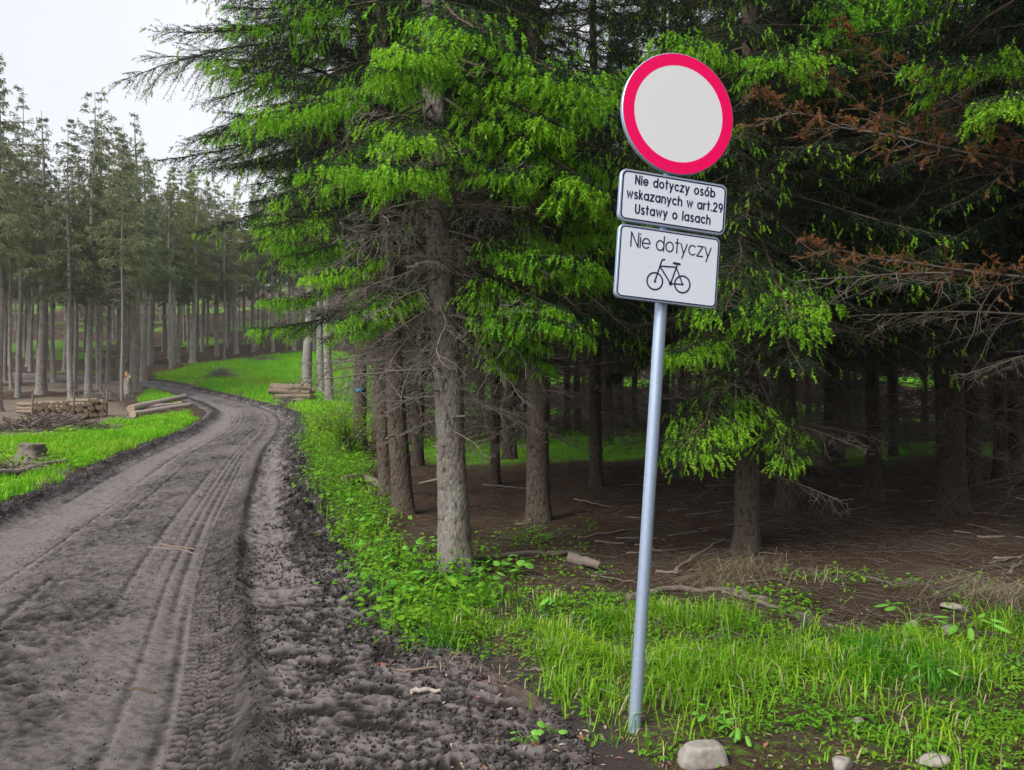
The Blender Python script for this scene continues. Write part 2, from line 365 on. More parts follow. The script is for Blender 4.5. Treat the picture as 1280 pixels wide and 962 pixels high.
# ------------------------------------------------------------------ ground sheet
def grid_lines(lo, hi, c, d0, k):
    out = [c]; d = d0
    while out[-1] < hi: d = max(d0, k * abs(out[-1] - c)); out.append(out[-1] + d)
    lo_ = [c]
    while lo_[-1] > lo: d = max(d0, k * abs(lo_[-1] - c)); lo_.append(lo_[-1] - d)
    return np.array(sorted(set(lo_[1:] + out)))
gx = grid_lines(-420, 420, 0, .07, .022); gy = grid_lines(-60, 600, 5.5, .07, .020)
X, Y = np.meshgrid(gx, gy); 
ins = road_in(X, Y)
Z = H(X, Y) - .30 * sst(0.0, .6, ins)
near = sst(30, 6, np.hypot(X, Y))
Z += near * .05 * (fb2(X * 7, Y * 7, 3, 61) - .5) * (ins < 0)
nx, ny = len(gx), len(gy)
idx = (np.arange(ny - 1)[:, None] * nx + np.arange(nx - 1)[None])
g = Geo(); g.quad(np.stack([X, Y, Z], -1).reshape(-1, 3), np.stack([idx, idx + 1, idx + nx + 1, idx + nx], -1).reshape(-1, 4))
me = g.mesh("ground", M['ground']); attr(me, "zone", zones(X, Y).reshape(-1, 3)); tag(ob("ground", me), "brown needle-covered forest ground with green patches", None, None, "structure")

# ------------------------------------------------------------------ road strip with ruts, tread prints and churned mud
ys = [-8.0]
while ys[-1] < 2.4: ys.append(ys[-1] + .3)
while ys[-1] < 62: ys.append(ys[-1] + max(.013, (.0034 if ys[-1] < 8 else .0048) * ys[-1]))
ys = np.array(ys); us = np.concatenate([[-.05, -.03], np.linspace(-.02, .54, 190), np.linspace(.5418, 1.02, 266), [1.03, 1.05]])
U, YY = np.meshgrid(us, ys); XLy = xL(ys)[:, None]; XRy = xR(ys)[:, None]; XX = XLy + U * (XRy - XLy)
Wd = XRy - XLy; D = U * Wd                                                     # metres from the left edge
nearf = sst(16, 5, YY)
z = H0(XX, YY) + .02
mid = fb2(XX * 2.2, YY * 1.1, 4, 71); fine = fb2(XX * 6, YY * 6, 3, 73); cl = fb2(XX * 5.5, YY * 5.5, 3, 75); fin2 = fb2(XX * 13, YY * 14, 2, 78)
crest = lambda n: 1 - np.abs(2 * n - 1)
rA = crest(fb2(XX * 2.6, YY * 6.0, 3, 77)) ** 1.6; rB = crest(fb2(XX * 7, YY * 12, 2, 87)) ** 1.5; rC = crest(vn2(XX * 19, YY * 22, 88))
_a, _b = np.interp(ys, _yy, _smooth(_xl, 161))[:, None], np.interp(ys, _yy, _smooth(_xr, 161))[:, None]
u = (XX - _a) / (_b - _a) + .008 * (fb2(YY * .13, YY * 0, 2, 79) - .5) * 4
near2 = sst(12, 6, YY); churn = sst(.760, .79, u) * sst(1.05, .97, u)
z += -.045 * bump(u, .24, .11) - .045 * bump(u, .685, .06) + .02 * bump(u, .47, .1)
centre = bump(u, .46, .17) * sst(.40, .62, fb2(XX * 1.5, YY * .7, 4, 83))
flat = 1 - churn
z += flat * (.010 * (fine - .5) + .012 * (rB - .5) + .007 * (rC - .5)) + centre * (.030 * (rA - .5) + .030 * (rB - .5) + .014 * (rC - .5))
ridge = bump(u, .752, .016) * (.45 + 1.1 * fb2(XX * 1.2, YY * 1.6, 2, 89)); z += ridge * (.055 + .05 * (cl - .4) + .02 * rC) * sst(32, 10, YY)
z += churn * near2 * (.040 * (rA - .55) + .032 * (cl - .5) + .034 * (rB - .5) + .024 * (rC - .5)) + churn * (1 - near2) * (.08 * (cl - .5) + .04 * (rB - .5))
flatstrip = bump(u, .825, .032) * sst(5.8, 7.5, YY) * sst(24, 12, YY); z -= flatstrip * .02
# a tractor tyre print, narrow and broken
tread = sst(.678, .684, u) * sst(.738, .731, u) * sst(18, 8, YY) * sst(.30, .50, fb2(XX * .9, YY * .5, 3, 81) + .22 * sst(8.5, 4.5, YY))
tc_ = (u - .681) / .054; col = np.floor(np.clip(tc_, 0, .999) * 4); cf = np.abs((tc_ * 4) % 1 - .5) * 2
bar = np.sin(2 * PI * (YY / .075 + .30 * col + .7 * (mid - .5) + .15 * cf)); barm = np.tanh(2.2 * bar) * sst(1.0, .72, cf) * (.35 + 1.1 * fine)
z += tread * (.015 * barm - .010)
# long wheel lines
lines = 0 * z; lcol = 0 * z
for q, (uc, w_, dp, sd) in enumerate(((.155, .008, .010, 1), (.19, .006, .008, 2), (.285, .010, .012, 3), (.325, .005, .008, 4), (.365, .006, .010, 5), (.415, .005, .006, 6), (.555, .006, .010, 7), (.578, .0045, .010, 8), (.602, .005, .012, 9), (.626, .0045, .010, 10), (.648, .006, .014, 11), (.668, .005, .012, 12))):
    on = sst(.40, .58, fb2(YY * .22 + 31 * sd, YY * 0 + sd, 2, 120 + q)) * (.5 + .5 * sst(40, 10, YY)); uu_ = u + .002 * (fb2(YY * .16, YY * 0 + sd, 2, 140 + q) - .5) * 4
    k = bump(uu_, uc, w_ * (1 + sst(8, 25, YY))) * on; kk = bump(uu_, uc + w_ * 2.2, w_) * on; lines += -.45 * dp * k + .3 * dp * kk; lcol += .30 * k - .24 * kk
z += lines * flat * (1 - centre * .7)
tr2 = sst(.80, .81, u) * sst(.95, .93, u) * sst(16, 9, YY) * sst(4.8, 6.2, YY); lat = np.tanh(2 * np.sin(2 * PI * (YY / .15 + .8 * mid + .3 * fine))); z += tr2 * .012 * lat
berm = bump(D, .28, .24) * (U < .3); z += berm * (.08 + .14 * (cl - .4) + .06 * (rB - .5))
bermr = bump(Wd - D, .25, .35) * (U > .6) * sst(7.5, 10, YY); z += bermr * (.05 + .14 * (cl - .4) + .06 * (rB - .5))
edge = np.maximum(sst(.0, -.05, U), sst(1.0, 1.05, U)); z -= .30 * edge
wet = .34 + .26 * (mid - .5) - .26 * bump(u, .22, .10) - .18 * bump(u, .62, .05) - .40 * flatstrip - .10 * bump(u, .02, .05)
wet = wet + .42 * centre * (.6 + 1.2 * (.5 - rB)) + tread * (.06 + .42 * (barm < -.05)) + .16 * ridge + .20 * bump(u, .742, .02) + lcol * flat
wet = wet + churn * (.38 * (1 - .8 * flatstrip) + .10 * near2 + .8 * (.5 - rA) * near2 + .7 * (.5 - cl) + .9 * (.42 - rB) + .16 * near2) + .55 * berm + .42 * bermr + tr2 * .16 * (lat < -.2)
wet = wet + .8 * (.5 - rC) * (.45 + .55 * churn) + .35 * (fine - .5)
red = sst(.95, 1.02, U) * sst(7, 5, YY) * sst(.35, .6, mid)
nu, nv = len(us), len(ys); idx = (np.arange(nv - 1)[:, None] * nu + np.arange(nu - 1)[None])
ROADZ = z
g = Geo(); g.quad(np.stack([XX, YY, z], -1).reshape(-1, 3), np.stack([idx, idx + 1, idx + nu + 1, idx + nu], -1).reshape(-1, 4))
me = g.mesh("dirt_road", M['road']); attr(me, "zone", np.stack([np.clip(wet, 0, 1.2), red, 0 * red], -1).reshape(-1, 3))
tag(ob("dirt_road", me), "muddy rutted forest road curving uphill to the left", None, None, "structure")
def road_z(x, y):
    uu = float(np.clip(road_u(x, y), -.05, 1.05)); j = int(np.clip(np.searchsorted(ys, y), 0, nv - 1)); i = int(np.clip(np.searchsorted(us, uu), 0, nu - 1)); return float(ROADZ[j, i])
def surf(x, y): return road_z(x, y) if road_in(x, y) > -.1 and y < 61 else float(H(x, y))

# ------------------------------------------------------------------ spruce branch prototypes
def axis_pts(L, s0, sag, up, rng, n=14, wob=.03):
    t = np.linspace(0, 1, n); w = np.cumsum(rng.normal(0, wob, n)) * .3 * L * (t > 0)
    return np.stack([L * t, w, L * (s0 * t - sag * t ** 2 + up * t ** 3)], -1)
def lerp_path(P, t):
    f = np.clip(t, 0, 1) * (len(P) - 1); i = min(int(f), len(P) - 2); d = P[i + 1] - P[i]
    return P[i] + d * (f - i), d / np.linalg.norm(d)
def spray(seed, L, s0=-.1, sag=.55, up=.35, droop=.9, shoots=.5, dens=1.0, bare=.14, needle=0, nl=.021):
    """a living spruce limb: axis, herring-bone branchlets, twigs clothed in needles; returns wood+needles mesh, shoots mesh"""
    rng = np.random.default_rng(seed); g = Geo(); gs = Geo(); P = axis_pts(L, s0, sag, up, rng)
    tube(g, P, np.linspace(.004 + .007 * L, .003, len(P)), 5, 0)
    S, Dr, Ln, tipm = [], [], [], []
    nb = max(8, int(L / .062 * dens)); k = 0
    for t in np.linspace(bare, .995, nb):
        for sd in (-1, 1):
            if rng.random() < .10: continue
            b, tan = lerp_path(P, t + rng.uniform(-.01, .01)); side = np.array((-tan[1], tan[0], 0.)) * sd; side /= np.linalg.norm(side)
            ps = math.radians(rng.normal(52, 11))
            d = tan * math.cos(ps) + side * math.sin(ps) + np.array((0, 0, rng.normal(-.12, .20))); d /= np.linalg.norm(d)
            l = (L * .36 * (1 - t) ** .75 * min(1, (t - bare) / .18 + .45) + .10) * rng.uniform(.6, 1.15)
            m = max(2, int(l / .045)); s = np.linspace(0, l, m + 1); dr = droop * rng.uniform(.5, 1.3)
            Q = b + d * s[:, None] + np.array((0, 0, -1.)) * (dr * s ** 2 * (.9 / (1 + .8 * s)))[:, None]
            if m >= 3: tube(g, Q[[0, m // 2, m]], [.0035, .0025, .0012], 3, 0)
            seg = np.diff(Q, axis=0); sl_ = np.linalg.norm(seg, axis=1)
            for q in range(m):
                S.append(Q[q]); Dr.append(seg[q] / sl_[q]); Ln.append(sl_[q]); tipm.append(q == m - 1)
                for s2 in (-1, 1):
                    if rng.random() < .22: continue
                    dd = seg[q] / sl_[q]; sv = np.array((-dd[1], dd[0], 0)) * s2; nn = np.linalg.norm(sv); sv = sv / nn if nn > 1e-6 else np.array((0, 1., 0))
                    tdir = dd * .72 + sv * .66 + np.array((0, 0, rng.normal(-.28, .22))); tdir /= np.linalg.norm(tdir)
                    S.append(Q[q] + seg[q] * rng.random()); Dr.append(tdir); Ln.append(rng.uniform(.035, .11) * (.5 + .5 * (1 - q / m))); tipm.append(True)
    S = np.array(S); Dr = np.array(Dr); Ln = np.array(Ln); tipm = np.array(tipm)
    n = np.maximum(4, (Ln * 145).astype(int)); rep = np.repeat(np.arange(len(S)), n); f = rng.random(len(rep))
    A = S[rep] + Dr[rep] * (Ln[rep] * f)[:, None]; R = nrm(np.cross(Dr[rep], rng.normal(size=(len(rep), 3))))
    ND = nrm(Dr[rep] * .62 + R * .85 + np.array((0, 0, .12)))
    spikes(g, A, ND, rng.uniform(.75, 1.2, len(rep)) * nl, .0046, rng, 1)
    # new shoots hang from twig ends in patches
    E = S + Dr * Ln[:, None]; patch = fb2(E[:, 0] * 3.0 + seed, E[:, 1] * 3.0, 2, seed)
    pick = tipm & (rng.random(len(S)) < shoots * np.clip(1.6 * sst(.34, .56, patch) + .05, 0, 1)) & (E[:, 0] > L * rng.normal(.50, .10, len(S)))
    E = E[pick]; ED = nrm(Dr[pick] * .75 + np.array((0, 0, -.62)) + rng.normal(0, .15, (pick.sum(), 3))); el = rng.uniform(.045, .085, len(E))
    if len(E):
        k = 17; rep = np.repeat(np.arange(len(E)), k); f = np.tile(np.linspace(0, .95, k), len(E))
        bend = np.array((0, 0, -1.)) * (f ** 2 * el[rep] * .35)[:, None]
        A = E[rep] + ED[rep] * (el[rep] * f)[:, None] + bend; R = nrm(np.cross(ED[rep], rng.normal(size=(len(rep), 3))))
        spikes(gs, A, nrm(ED[rep] * .75 + R * .7), (.017 + .008 * np.sin(f * PI)) * rng.uniform(.85, 1.2, len(rep)), .0085, rng, 0)
    return g, gs
def dead(seed, L, sag=.25, up=.1, nb=22, rust=0.0):
    rng = np.random.default_rng(seed); g = Geo(); P = axis_pts(L, rng.uniform(-.15, .12), sag, up, rng, 12, .06)
    tube(g, P, np.linspace(.004 + .006 * L, .0018, len(P)), 5, 0)
    A, Dn = [], []
    for t in np.linspace(.12, .99, nb):
        b, tan = lerp_path(P, t); sd = rng.choice((-1, 1)); side = np.array((-tan[1], tan[0], 0.)) * sd
        d = tan * rng.uniform(.4, .9) + side * rng.uniform(.4, .9) + np.array((0, 0, rng.normal(-.12, .30))); d /= np.linalg.norm(d)
        l = (L * (.20 if rust else .34) * (1 - t) ** .6 + .08) * rng.uniform(.5, 1.3); s = np.linspace(0, l, 5)
        Q = b + d * s[:, None]; Q[:, 2] -= .5 * s ** 2 / (1 + s); Q[1:] += rng.normal(0, .012, (4, 3)); tube(g, Q, np.linspace(.0036, .0013, 5), 3, 0)
        for q in range(rng.integers(3, 7)):
            f = rng.uniform(.2, 1); c, tn = lerp_path(Q, f); dd = nrm(tn * .7 + rng.normal(0, .5, 3)); l2 = rng.uniform(.05, .22) * (l + .2)
            c2 = c + dd * l2 * .6; c3 = c + dd * l2 + np.array((0, 0, -.03 * l2 + rng.normal(0, .01)))
            tube(g, [c, c2, c3], [.0021, .0016, .0009], 3, 0)
            if rust:
                for q2 in range(int(44 * rust)): A.append(c + dd * l2 * rng.random()); Dn.append(nrm(dd * .6 + nrm(rng.normal(size=3)) * .8))
    if rust: spikes(g, np.array(A), np.array(Dn), rng.uniform(.010, .018, len(A)), .0036, rng, 1)
    return g
FRESH, DARK, LONG, DEAD, RUST, DEAD_IN = [], [], [], [], [], []
for k in range(4):
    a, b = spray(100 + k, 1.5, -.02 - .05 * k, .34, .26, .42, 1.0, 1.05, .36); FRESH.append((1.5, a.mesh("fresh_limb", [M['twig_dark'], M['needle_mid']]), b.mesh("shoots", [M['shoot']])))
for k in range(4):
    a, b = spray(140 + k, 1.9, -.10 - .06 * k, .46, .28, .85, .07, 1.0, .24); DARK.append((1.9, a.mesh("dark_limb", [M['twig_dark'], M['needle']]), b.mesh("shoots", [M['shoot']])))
for k in range(2):
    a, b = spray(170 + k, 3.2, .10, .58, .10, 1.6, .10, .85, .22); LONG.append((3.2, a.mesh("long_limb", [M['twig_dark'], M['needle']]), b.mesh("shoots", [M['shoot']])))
for k in range(5):
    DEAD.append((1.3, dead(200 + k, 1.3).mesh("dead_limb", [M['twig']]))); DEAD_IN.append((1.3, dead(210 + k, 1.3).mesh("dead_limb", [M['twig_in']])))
for k in range(2):
    RUST.append((1.7, dead(230 + k, 1.7, .1, .1, 40, 1.0).mesh("rust_limb", [M['twig_in'], M['needle_rust']])))

# ------------------------------------------------------------------ trunks
def trunk_mesh(name, h, r, lean, m, seed, whorls=0.0, sides=18, knots=True, buttress=1.0):
    rng = np.random.default_rng(seed); zz = np.concatenate([np.linspace(-.25, 2.2, 46), np.linspace(2.3, h, 34)]) if h > 4 else np.linspace(-.2, h, 20)
    th = np.arange(sides) * 2 * PI / sides
    rad = r * np.clip(1 - zz / h, .03, 1.02) ** .85 * (1 + .26 * buttress * np.exp(-np.maximum(zz, 0) / .14) + .10 * np.exp(-np.maximum(zz, 0) / .6))
    TH, ZZ = np.meshgrid(th, zz); n = fb2(np.cos(TH) * 1.6 + seed * 3.1, np.sin(TH) * 1.6 + ZZ * 2.2, 3, seed) - .5
    R = rad[:, None] * (1 + .22 * n + .28 * buttress * np.exp(-np.maximum(ZZ, 0) / .14) * np.cos(TH * 4 + seed) * .6)
    if whorls: R *= 1 + .045 * np.exp(-(((ZZ / whorls) % 1 - .5) / .10) ** 2)
    cx = lean[0] * zz + .018 * np.sin(zz * .9 + seed) * r * 10; cyy = lean[1] * zz + .018 * np.cos(zz * .7 + seed) * r * 10
    V = np.stack([cx[:, None] + R * np.cos(TH), cyy[:, None] + R * np.sin(TH), ZZ], -1)
    i = np.arange(len(zz) - 1)[:, None] * sides; j = np.arange(sides)[None]; k = (j + 1) % sides
    g = Geo(); g.quad(V.reshape(-1, 3), np.stack([i + j, i + k, i + sides + k, i + sides + j], -1).reshape(-1, 4), 0)
    if knots:
        for q in range(int(26 if whorls else 12)):
            zq = (round(rng.uniform(.6, 4.2) / whorls) * whorls + whorls * .5 + rng.normal(0, .02)) if whorls else rng.uniform(.7, 5)
            a = rng.uniform(0, 2 * PI); rr = np.interp(zq, zz, rad); c = np.array((np.interp(zq, zz, cx), np.interp(zq, zz, cyy), zq)); d = np.array((math.cos(a), math.sin(a), rng.uniform(-.25, .1)))
            l = rng.uniform(.015, .05) if rng.random() < .6 else rng.uniform(.06, .22)
            tube(g, [c + d * rr * .85, c + d * (rr + .006), c + d * (rr + l)], [.022, .013, .007], 5, 1, True)
    return g.mesh(name, [m, M['twig']])
def axis_at(tr, z): return Vector((tr[0] * z, tr[1] * z, z))

TREES = []
def spruce(base, r, h, lean, label, barkm, seed, live, dead_z, group, whorls=0.0, fresh=lambda z, a: .3, Lmax=2.3, step=.36, per=5, lowthin=1.0, az=None, kfun=None):
    """a spruce: trunk, living limbs (each with its hanging new shoots) and bare dead limbs, one object each"""
    rng = np.random.default_rng(seed); e = empty("spruce_tree", (base[0], base[1], base[2]), label, "tree", group)
    ob("trunk", trunk_mesh("trunk", h, r, lean, barkm, seed, whorls), e)
    z = live[0]; n = 0
    while z < live[1]:
        a0 = rng.uniform(0, 2 * PI)
        for k in range(per if z > live[0] + .8 else max(2, int(per * lowthin))):
            a = a0 + k * 2 * PI / per + rng.normal(0, .25)
            if az and not az(z, a % (2 * PI)): continue
            Lw = Lmax * (1 - (z - live[0]) / (h - live[0])) ** .7 * rng.uniform(.72, 1.12) * (kfun(z, a) if kfun else 1)
            P = FRESH if rng.random() < fresh(z, a) else DARK; L0, m1, m2 = P[rng.integers(len(P))]
            s = float(np.clip(Lw / L0, .45, 1.7)); tilt = (z - live[0]) / (h - live[0]) * -.45 + rng.normal(0, .10)
            limb(e, lean, z + rng.normal(0, .06), a, s, tilt, m1, m2, rng.normal(0, .15)); n += 1
        z += step * rng.uniform(.8, 1.2) * (1 + .9 * (z > 9.5))
    z = dead_z[0]
    while z < dead_z[1]:
        for k in range(rng.integers(3, 6)):
            a = rng.uniform(0, 2 * PI); L0, m1 = (DEAD if group == FG else DEAD_IN)[rng.integers(5)]; s = rng.uniform(.45, 1.25)
            o = ob("dead_branch", m1, e, axis_at(lean, z), (rng.normal(0, .5), rng.normal(.05, .2), a), s)
        z += rng.uniform(.16, .32)
    TREES.append((base[0], base[1])); return e
def limb(e, lean, z, a, s, tilt, m1, m2, roll=0.0, label=None):
    b = ob("branch", m1, e, axis_at(lean, z), (roll, tilt, a), s)
    if label: b["label"] = label
    if m2 is not None and len(m2.polygons): o = ob("new_shoots", m2, b); o["kind"] = "stuff"
    return b

facing = lambda a, c: 0.5 + 0.5 * math.cos(a - c)          # how far an azimuth looks towards c
ROADSIDE = math.radians(235)
def fr(lo, hi): return lambda z, a: lo + (hi - lo) * facing(a, ROADSIDE)
FG = "spruces along the road verge"; IN = "spruces inside the dark wood"
def no_front(z0, half):                                       # no living limb towards the open side below z0
    return lambda z, a: z > z0 or abs((a - 1.5 * PI + PI) % (2 * PI) - PI) > half
A = G(566, 716)
treeA = spruce(A, .150, 15, (-.034, .0), "thick grey-barked spruce nearest the road, knotted trunk with bright new shoots", M['bark_grey'], 1, (3.8, 14), (1.5, 4.4), FG, .27, fr(.06, .42), 2.15, .36, 5, .5, no_front(6.2, .95))
B = G(502, 641)
treeB = spruce(B, .135, 16, (-.045, .0), "right and thicker of the leaning brown trunk pair beside the verge", M['bark_brown'], 2, (4.7, 15), (1.6, 5.2), FG, .3, fr(.0, .05), 2.6, .32, 6)
Cc = G(484, 618)
treeC = spruce(Cc, .115, 16, (-.05, .02), "left and thinner of the leaning brown trunk pair beside the verge", M['bark_brown'], 3, (5.2, 15), (1.8, 5.4), FG, .3, fr(.02, .2), 2.9, .34, 6)
Dd = G(676, 650)
spruce(Dd, .155, 16, (-.012, 0), "straight brown spruce trunk midway between the grey trunk and the sign post", M['bark_brown'], 4, (3.3, 15), (1.2, 4.2), IN, .3, fr(.0, .2), 2.4, .34, 6)
Gg = G(936, 690)
treeG = spruce(Gg, .135, 15, (.004, 0), "pale-footed spruce right of the sign post, pale straw at its base", M['bark_brown'], 5, (2.9, 14), (.9, 4.2), IN, .3, fr(.0, .08), 2.2, .32, 6, .4)
G2 = G(984, 636)
spruce(G2, .13, 16, (-.01, 0), "dark spruce close behind the pale-footed one right of the sign", M['bark_shaded'], 6, (3.0, 15), (1.2, 4), IN, 0, fr(.0, .05), 2.5, .34, 6)
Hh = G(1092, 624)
spruce(Hh, .12, 16, (-.022, 0), "dark slanting spruce trunk in front of the bright glade on the right", M['bark_shaded'], 7, (4.0, 15), (1.2, 4.6), IN, 0, fr(.0, .04), 2.4, .40, 5)
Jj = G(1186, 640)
treeJ = spruce(Jj, .19, 17, (-.008, 0), "broad dark trunk bearing rusty dead limbs at right", M['bark_shaded'], 8, (3.3, 16), (1.0, 3.6), IN, 0, fr(.02, .22), 2.6, .36, 6)
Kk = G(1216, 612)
spruce(Kk, .11, 16, (-.01, 0), "thin dark spruce right behind the broad trunk with rusty limbs", M['bark_shaded'], 9, (4.0, 15), (1.2, 4.4), IN, 0, fr(.0, .1), 2.3, .45, 5)
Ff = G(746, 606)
spruce(Ff, .115, 16, (-.006, 0), "dark spruce trunk with tiers of bare twigs just left of the sign post", M['bark_shaded'], 10, (3.8, 15), (1.0, 4.6), IN, 0, fr(.0, .1), 2.3, .42, 5)
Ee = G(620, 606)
spruce(Ee, .095, 16, (-.004, 0), "slim dark trunk right behind the grey-barked spruce", M['bark_shaded'], 11, (4.2, 15), (1.2, 4.6), IN, 0, fr(.0, .2), 2.3, .45, 5)
Nn = G(449, 556)
treeN = spruce(Nn, .17, 17, (.0, 0), "dark spruce with a small blue mark, behind the leafy bush", M['bark_brown'], 12, (5.4, 16), (1.6, 5.4), FG, 0, fr(.1, .5), 2.6, .38, 6)
# named limbs that the photograph shows one by one
def aim(tree, base, lean, z, px, py, Yt, P, rng=np.random.default_rng(77), label=None, tilt_add=0.0):
    root = np.array(base) + np.array(axis_at(lean, z)); d = at(px, py, Yt) - root; L = np.linalg.norm(d)
    Lp, m1, m2 = P if len(P) == 3 else (*P, None)
    na = 70 if m1 in [q[1] for q in FRESH + DARK + LONG] else 60         # the first rings are the limb's axis
    tip = np.array([v.co for v in m1.vertices[na - 5:na]]).mean(0); s = L / np.linalg.norm(tip); pt = math.atan2(tip[2], math.hypot(tip[0], tip[1]))
    tl = -(math.atan2(d[2], math.hypot(d[0], d[1])) - pt); az = math.atan2(d[1], d[0]) - math.atan2(tip[1], tip[0])
    return limb(tree, lean, z, az, s, tl + tilt_add, m1, m2, 0, label)
lA, lB, lC, lJ, lN = (-.034, 0), (-.045, 0), (-.05, .02), (-.008, 0), (0, 0)
aim(treeC, Cc, lC, 6.8, 140, 105, 10.5, LONG[0], label="long drooping limb reaching out against the sky")
aim(treeC, Cc, lC, 6.2, 225, 62, 11.5, LONG[1])
aim(treeC, Cc, lC, 6.0, 175, 70, 12.0, LONG[0])
aim(treeB, B, lB, 5.3, 232, 175, 10.0, LONG[1])
aim(treeB, B, lB, 4.9, 258, 200, 9.5, LONG[0])
aim(treeC, Cc, lC, 5.0, 275, 215, 11.0, LONG[1])
aim(treeB, B, lB, 4.6, 300, 255, 10.0, DARK[0]); aim(treeB, B, lB, 4.3, 330, 280, 9.4, FRESH[1])
aim(treeC, Cc, lC, 4.4, 320, 250, 11.4, DARK[2]); aim(treeC, Cc, lC, 3.9, 345, 300, 11.0, FRESH[2]); aim(treeB, B, lB, 3.9, 365, 318, 9.6, FRESH[0])
aim(treeC, Cc, lC, 3.3, 330, 375, 12.0, FRESH[3]); aim(treeC, Cc, lC, 2.9, 318, 410, 12.4, FRESH[1])
aim(treeA, A, lA, 4.3, 345, 245, 7.0, FRESH[0]); aim(treeA, A, lA, 4.0, 420, 205, 6.3, FRESH[1]); aim(treeA, A, lA, 3.9, 500, 210, 6.0, FRESH[3]); aim(treeA, A, lA, 4.2, 640, 215, 6.4, FRESH[2])
aim(treeA, A, lA, 3.1, 418, 402, 7.0, FRESH[1]); aim(treeA, A, lA, 3.0, 462, 398, 7.2, FRESH[2]); aim(treeA, A, lA, 3.2, 385, 345, 7.2, FRESH[3])
aim(treeA, A, lA, 3.0, 715, 405, 6.6, FRESH[0]); aim(treeA, A, lA, 2.9, 680, 430, 7.1, FRESH[3]); aim(treeA, A, lA, 3.2, 745, 330, 6.9, FRESH[1]); aim(treeA, A, lA, 2.7, 640, 465, 7.3, FRESH[2])
aim(treeA, A, lA, 4.9, 735, 225, 6.3, FRESH[1]); aim(treeA, A, lA, 5.0, 770, 140, 6.4, FRESH[0]); aim(treeA, A, lA, 4.6, 760, 265, 7.0, FRESH[3]); aim(treeA, A, lA, 5.4, 725, 95, 6.0, FRESH[2])
aim(treeA, A, lA, 5.1, 480, 85, 6.2, FRESH[2]); aim(treeA, A, lA, 5.6, 600, 35, 5.8, FRESH[0]); aim(treeA, A, lA, 5.0, 395, 130, 6.8, FRESH[3]); aim(treeA, A, lA, 4.6, 380, 210, 6.6, FRESH[0]); aim(treeA, A, lA, 4.5, 510, 165, 6.0, FRESH[1])
for (z, px, py, Yt, k_) in ((3.25, 735, 415, 7.0, 2), (3.15, 700, 385, 6.7, 1), (3.3, 760, 345, 7.2, 3), (3.2, 725, 320, 6.6, 0), (3.0, 665, 410, 6.8, 0), (2.8, 690, 455, 7.3, 1), (3.05, 445, 415, 7.3, 3), (3.0, 405, 425, 7.6, 0), (5.0, 745, 200, 6.7, 2), (5.0, 690, 150, 6.2, 1), (5.3, 755, 110, 6.8, 3), (4.9, 420, 110, 6.9, 1), (5.2, 520, 60, 6.0, 3), (3.6, 770, 290, 7.4, 2)):
    aim(treeA, A, lA, z, px, py, Yt, FRESH[k_])
for (z, px, py, Yt) in ((3.7, 360, 240, 7.2), (3.4, 440, 268, 6.6), (3.2, 420, 300, 6.9), (2.95, 425, 372, 7.0), (2.6, 545, 470, 6.5), (3.3, 690, 345, 6.8), (2.7, 470, 485, 7.1), (3.5, 650, 260, 6.6), (2.5, 660, 505, 7.1), (3.0, 525, 330, 6.4), (2.2, 470, 498, 7.0)):
    o = aim(treeA, A, lA, z, px, py, Yt, DEAD[int(px) % 5]); o.name = "dead_branch"
Rr = np.array((5.15, 7.6, float(H(5.15, 7.6)))); lR = (0, 0)
treeR = spruce(Rr, .16, 16, lR, "spruce just past the right edge whose rusty dead limbs reach into the picture", M['bark_brown'], 13, (5.6, 15), (4.6, 5.4), IN, 0, fr(.05, .35), 2.3, .34, 6)
for (z, px, py, Yt, P, lb) in ((3.8, 1045, 30, 7.2, RUST[1], "dead limb with rust-brown needles pointing up"), (3.7, 945, 118, 6.8, RUST[1], "dead limb with rust-brown needles pointing left above the lower dead limb"), (3.75, 1010, 80, 7.0, RUST[0], None), (2.7, 1005, 300, 7.2, RUST[1], "lower dead limb with a rusty tip")):
    o = aim(treeR, Rr, lR, z, px, py, Yt, P, label=lb); o.name = "rusty_branch"
for (z, px, py, Yt) in ((2.75, 1015, 350, 7.2), (2.4, 1075, 395, 7.5), (2.1, 1200, 470, 7.3)):
    o = aim(treeR, Rr, lR, z, px, py, Yt, DEAD_IN[int(px) % 5]); o.name = "dead_branch"
aim(treeR, Rr, lR, 4.9, 1155, 70, 6.6, FRESH[0]); aim(treeR, Rr, lR, 4.4, 1090, 215, 7.4, DARK[0]); aim(treeR, Rr, lR, 4.0, 1180, 260, 7.2, DARK[1]); aim(treeR, Rr, lR, 4.6, 1000, 190, 7.8, DARK[3]); aim(treeR, Rr, lR, 3.6, 1120, 330, 7.8, DARK[2]); aim(treeR, Rr, lR, 4.7, 1245, 120, 6.2, FRESH[2])
lG = (.004, 0)
for (z, px, py, Yt, k_) in ((3.9, 925, 330, 7.3, 0), (4.5, 950, 240, 7.2, 1), (4.9, 925, 175, 7.1, 2), (5.4, 945, 90, 7.0, 3), (3.5, 945, 395, 7.5, 1), (5.0, 960, 150, 7.3, 0), (4.2, 935, 275, 7.2, 2), (5.7, 930, 30, 7.2, 1)):
    aim(treeG, Gg, lG, z, px, py, Yt, DARK[k_])
for (z, px, py, Yt, k_) in ((2.5, 850, 560, 7.4, 2), (2.3, 985, 575, 7.7, 1)):
    aim(treeG, Gg, lG, z, px, py, Yt, FRESH[k_])
aim(treeG, Gg, lG, 5.2, 870, 55, 7.2, FRESH[1]); aim(treeG, Gg, lG, 5.3, 985, 60, 6.8, FRESH[2]); aim(treeG, Gg, lG, 5.4, 1050, 45, 7.4, FRESH[0])
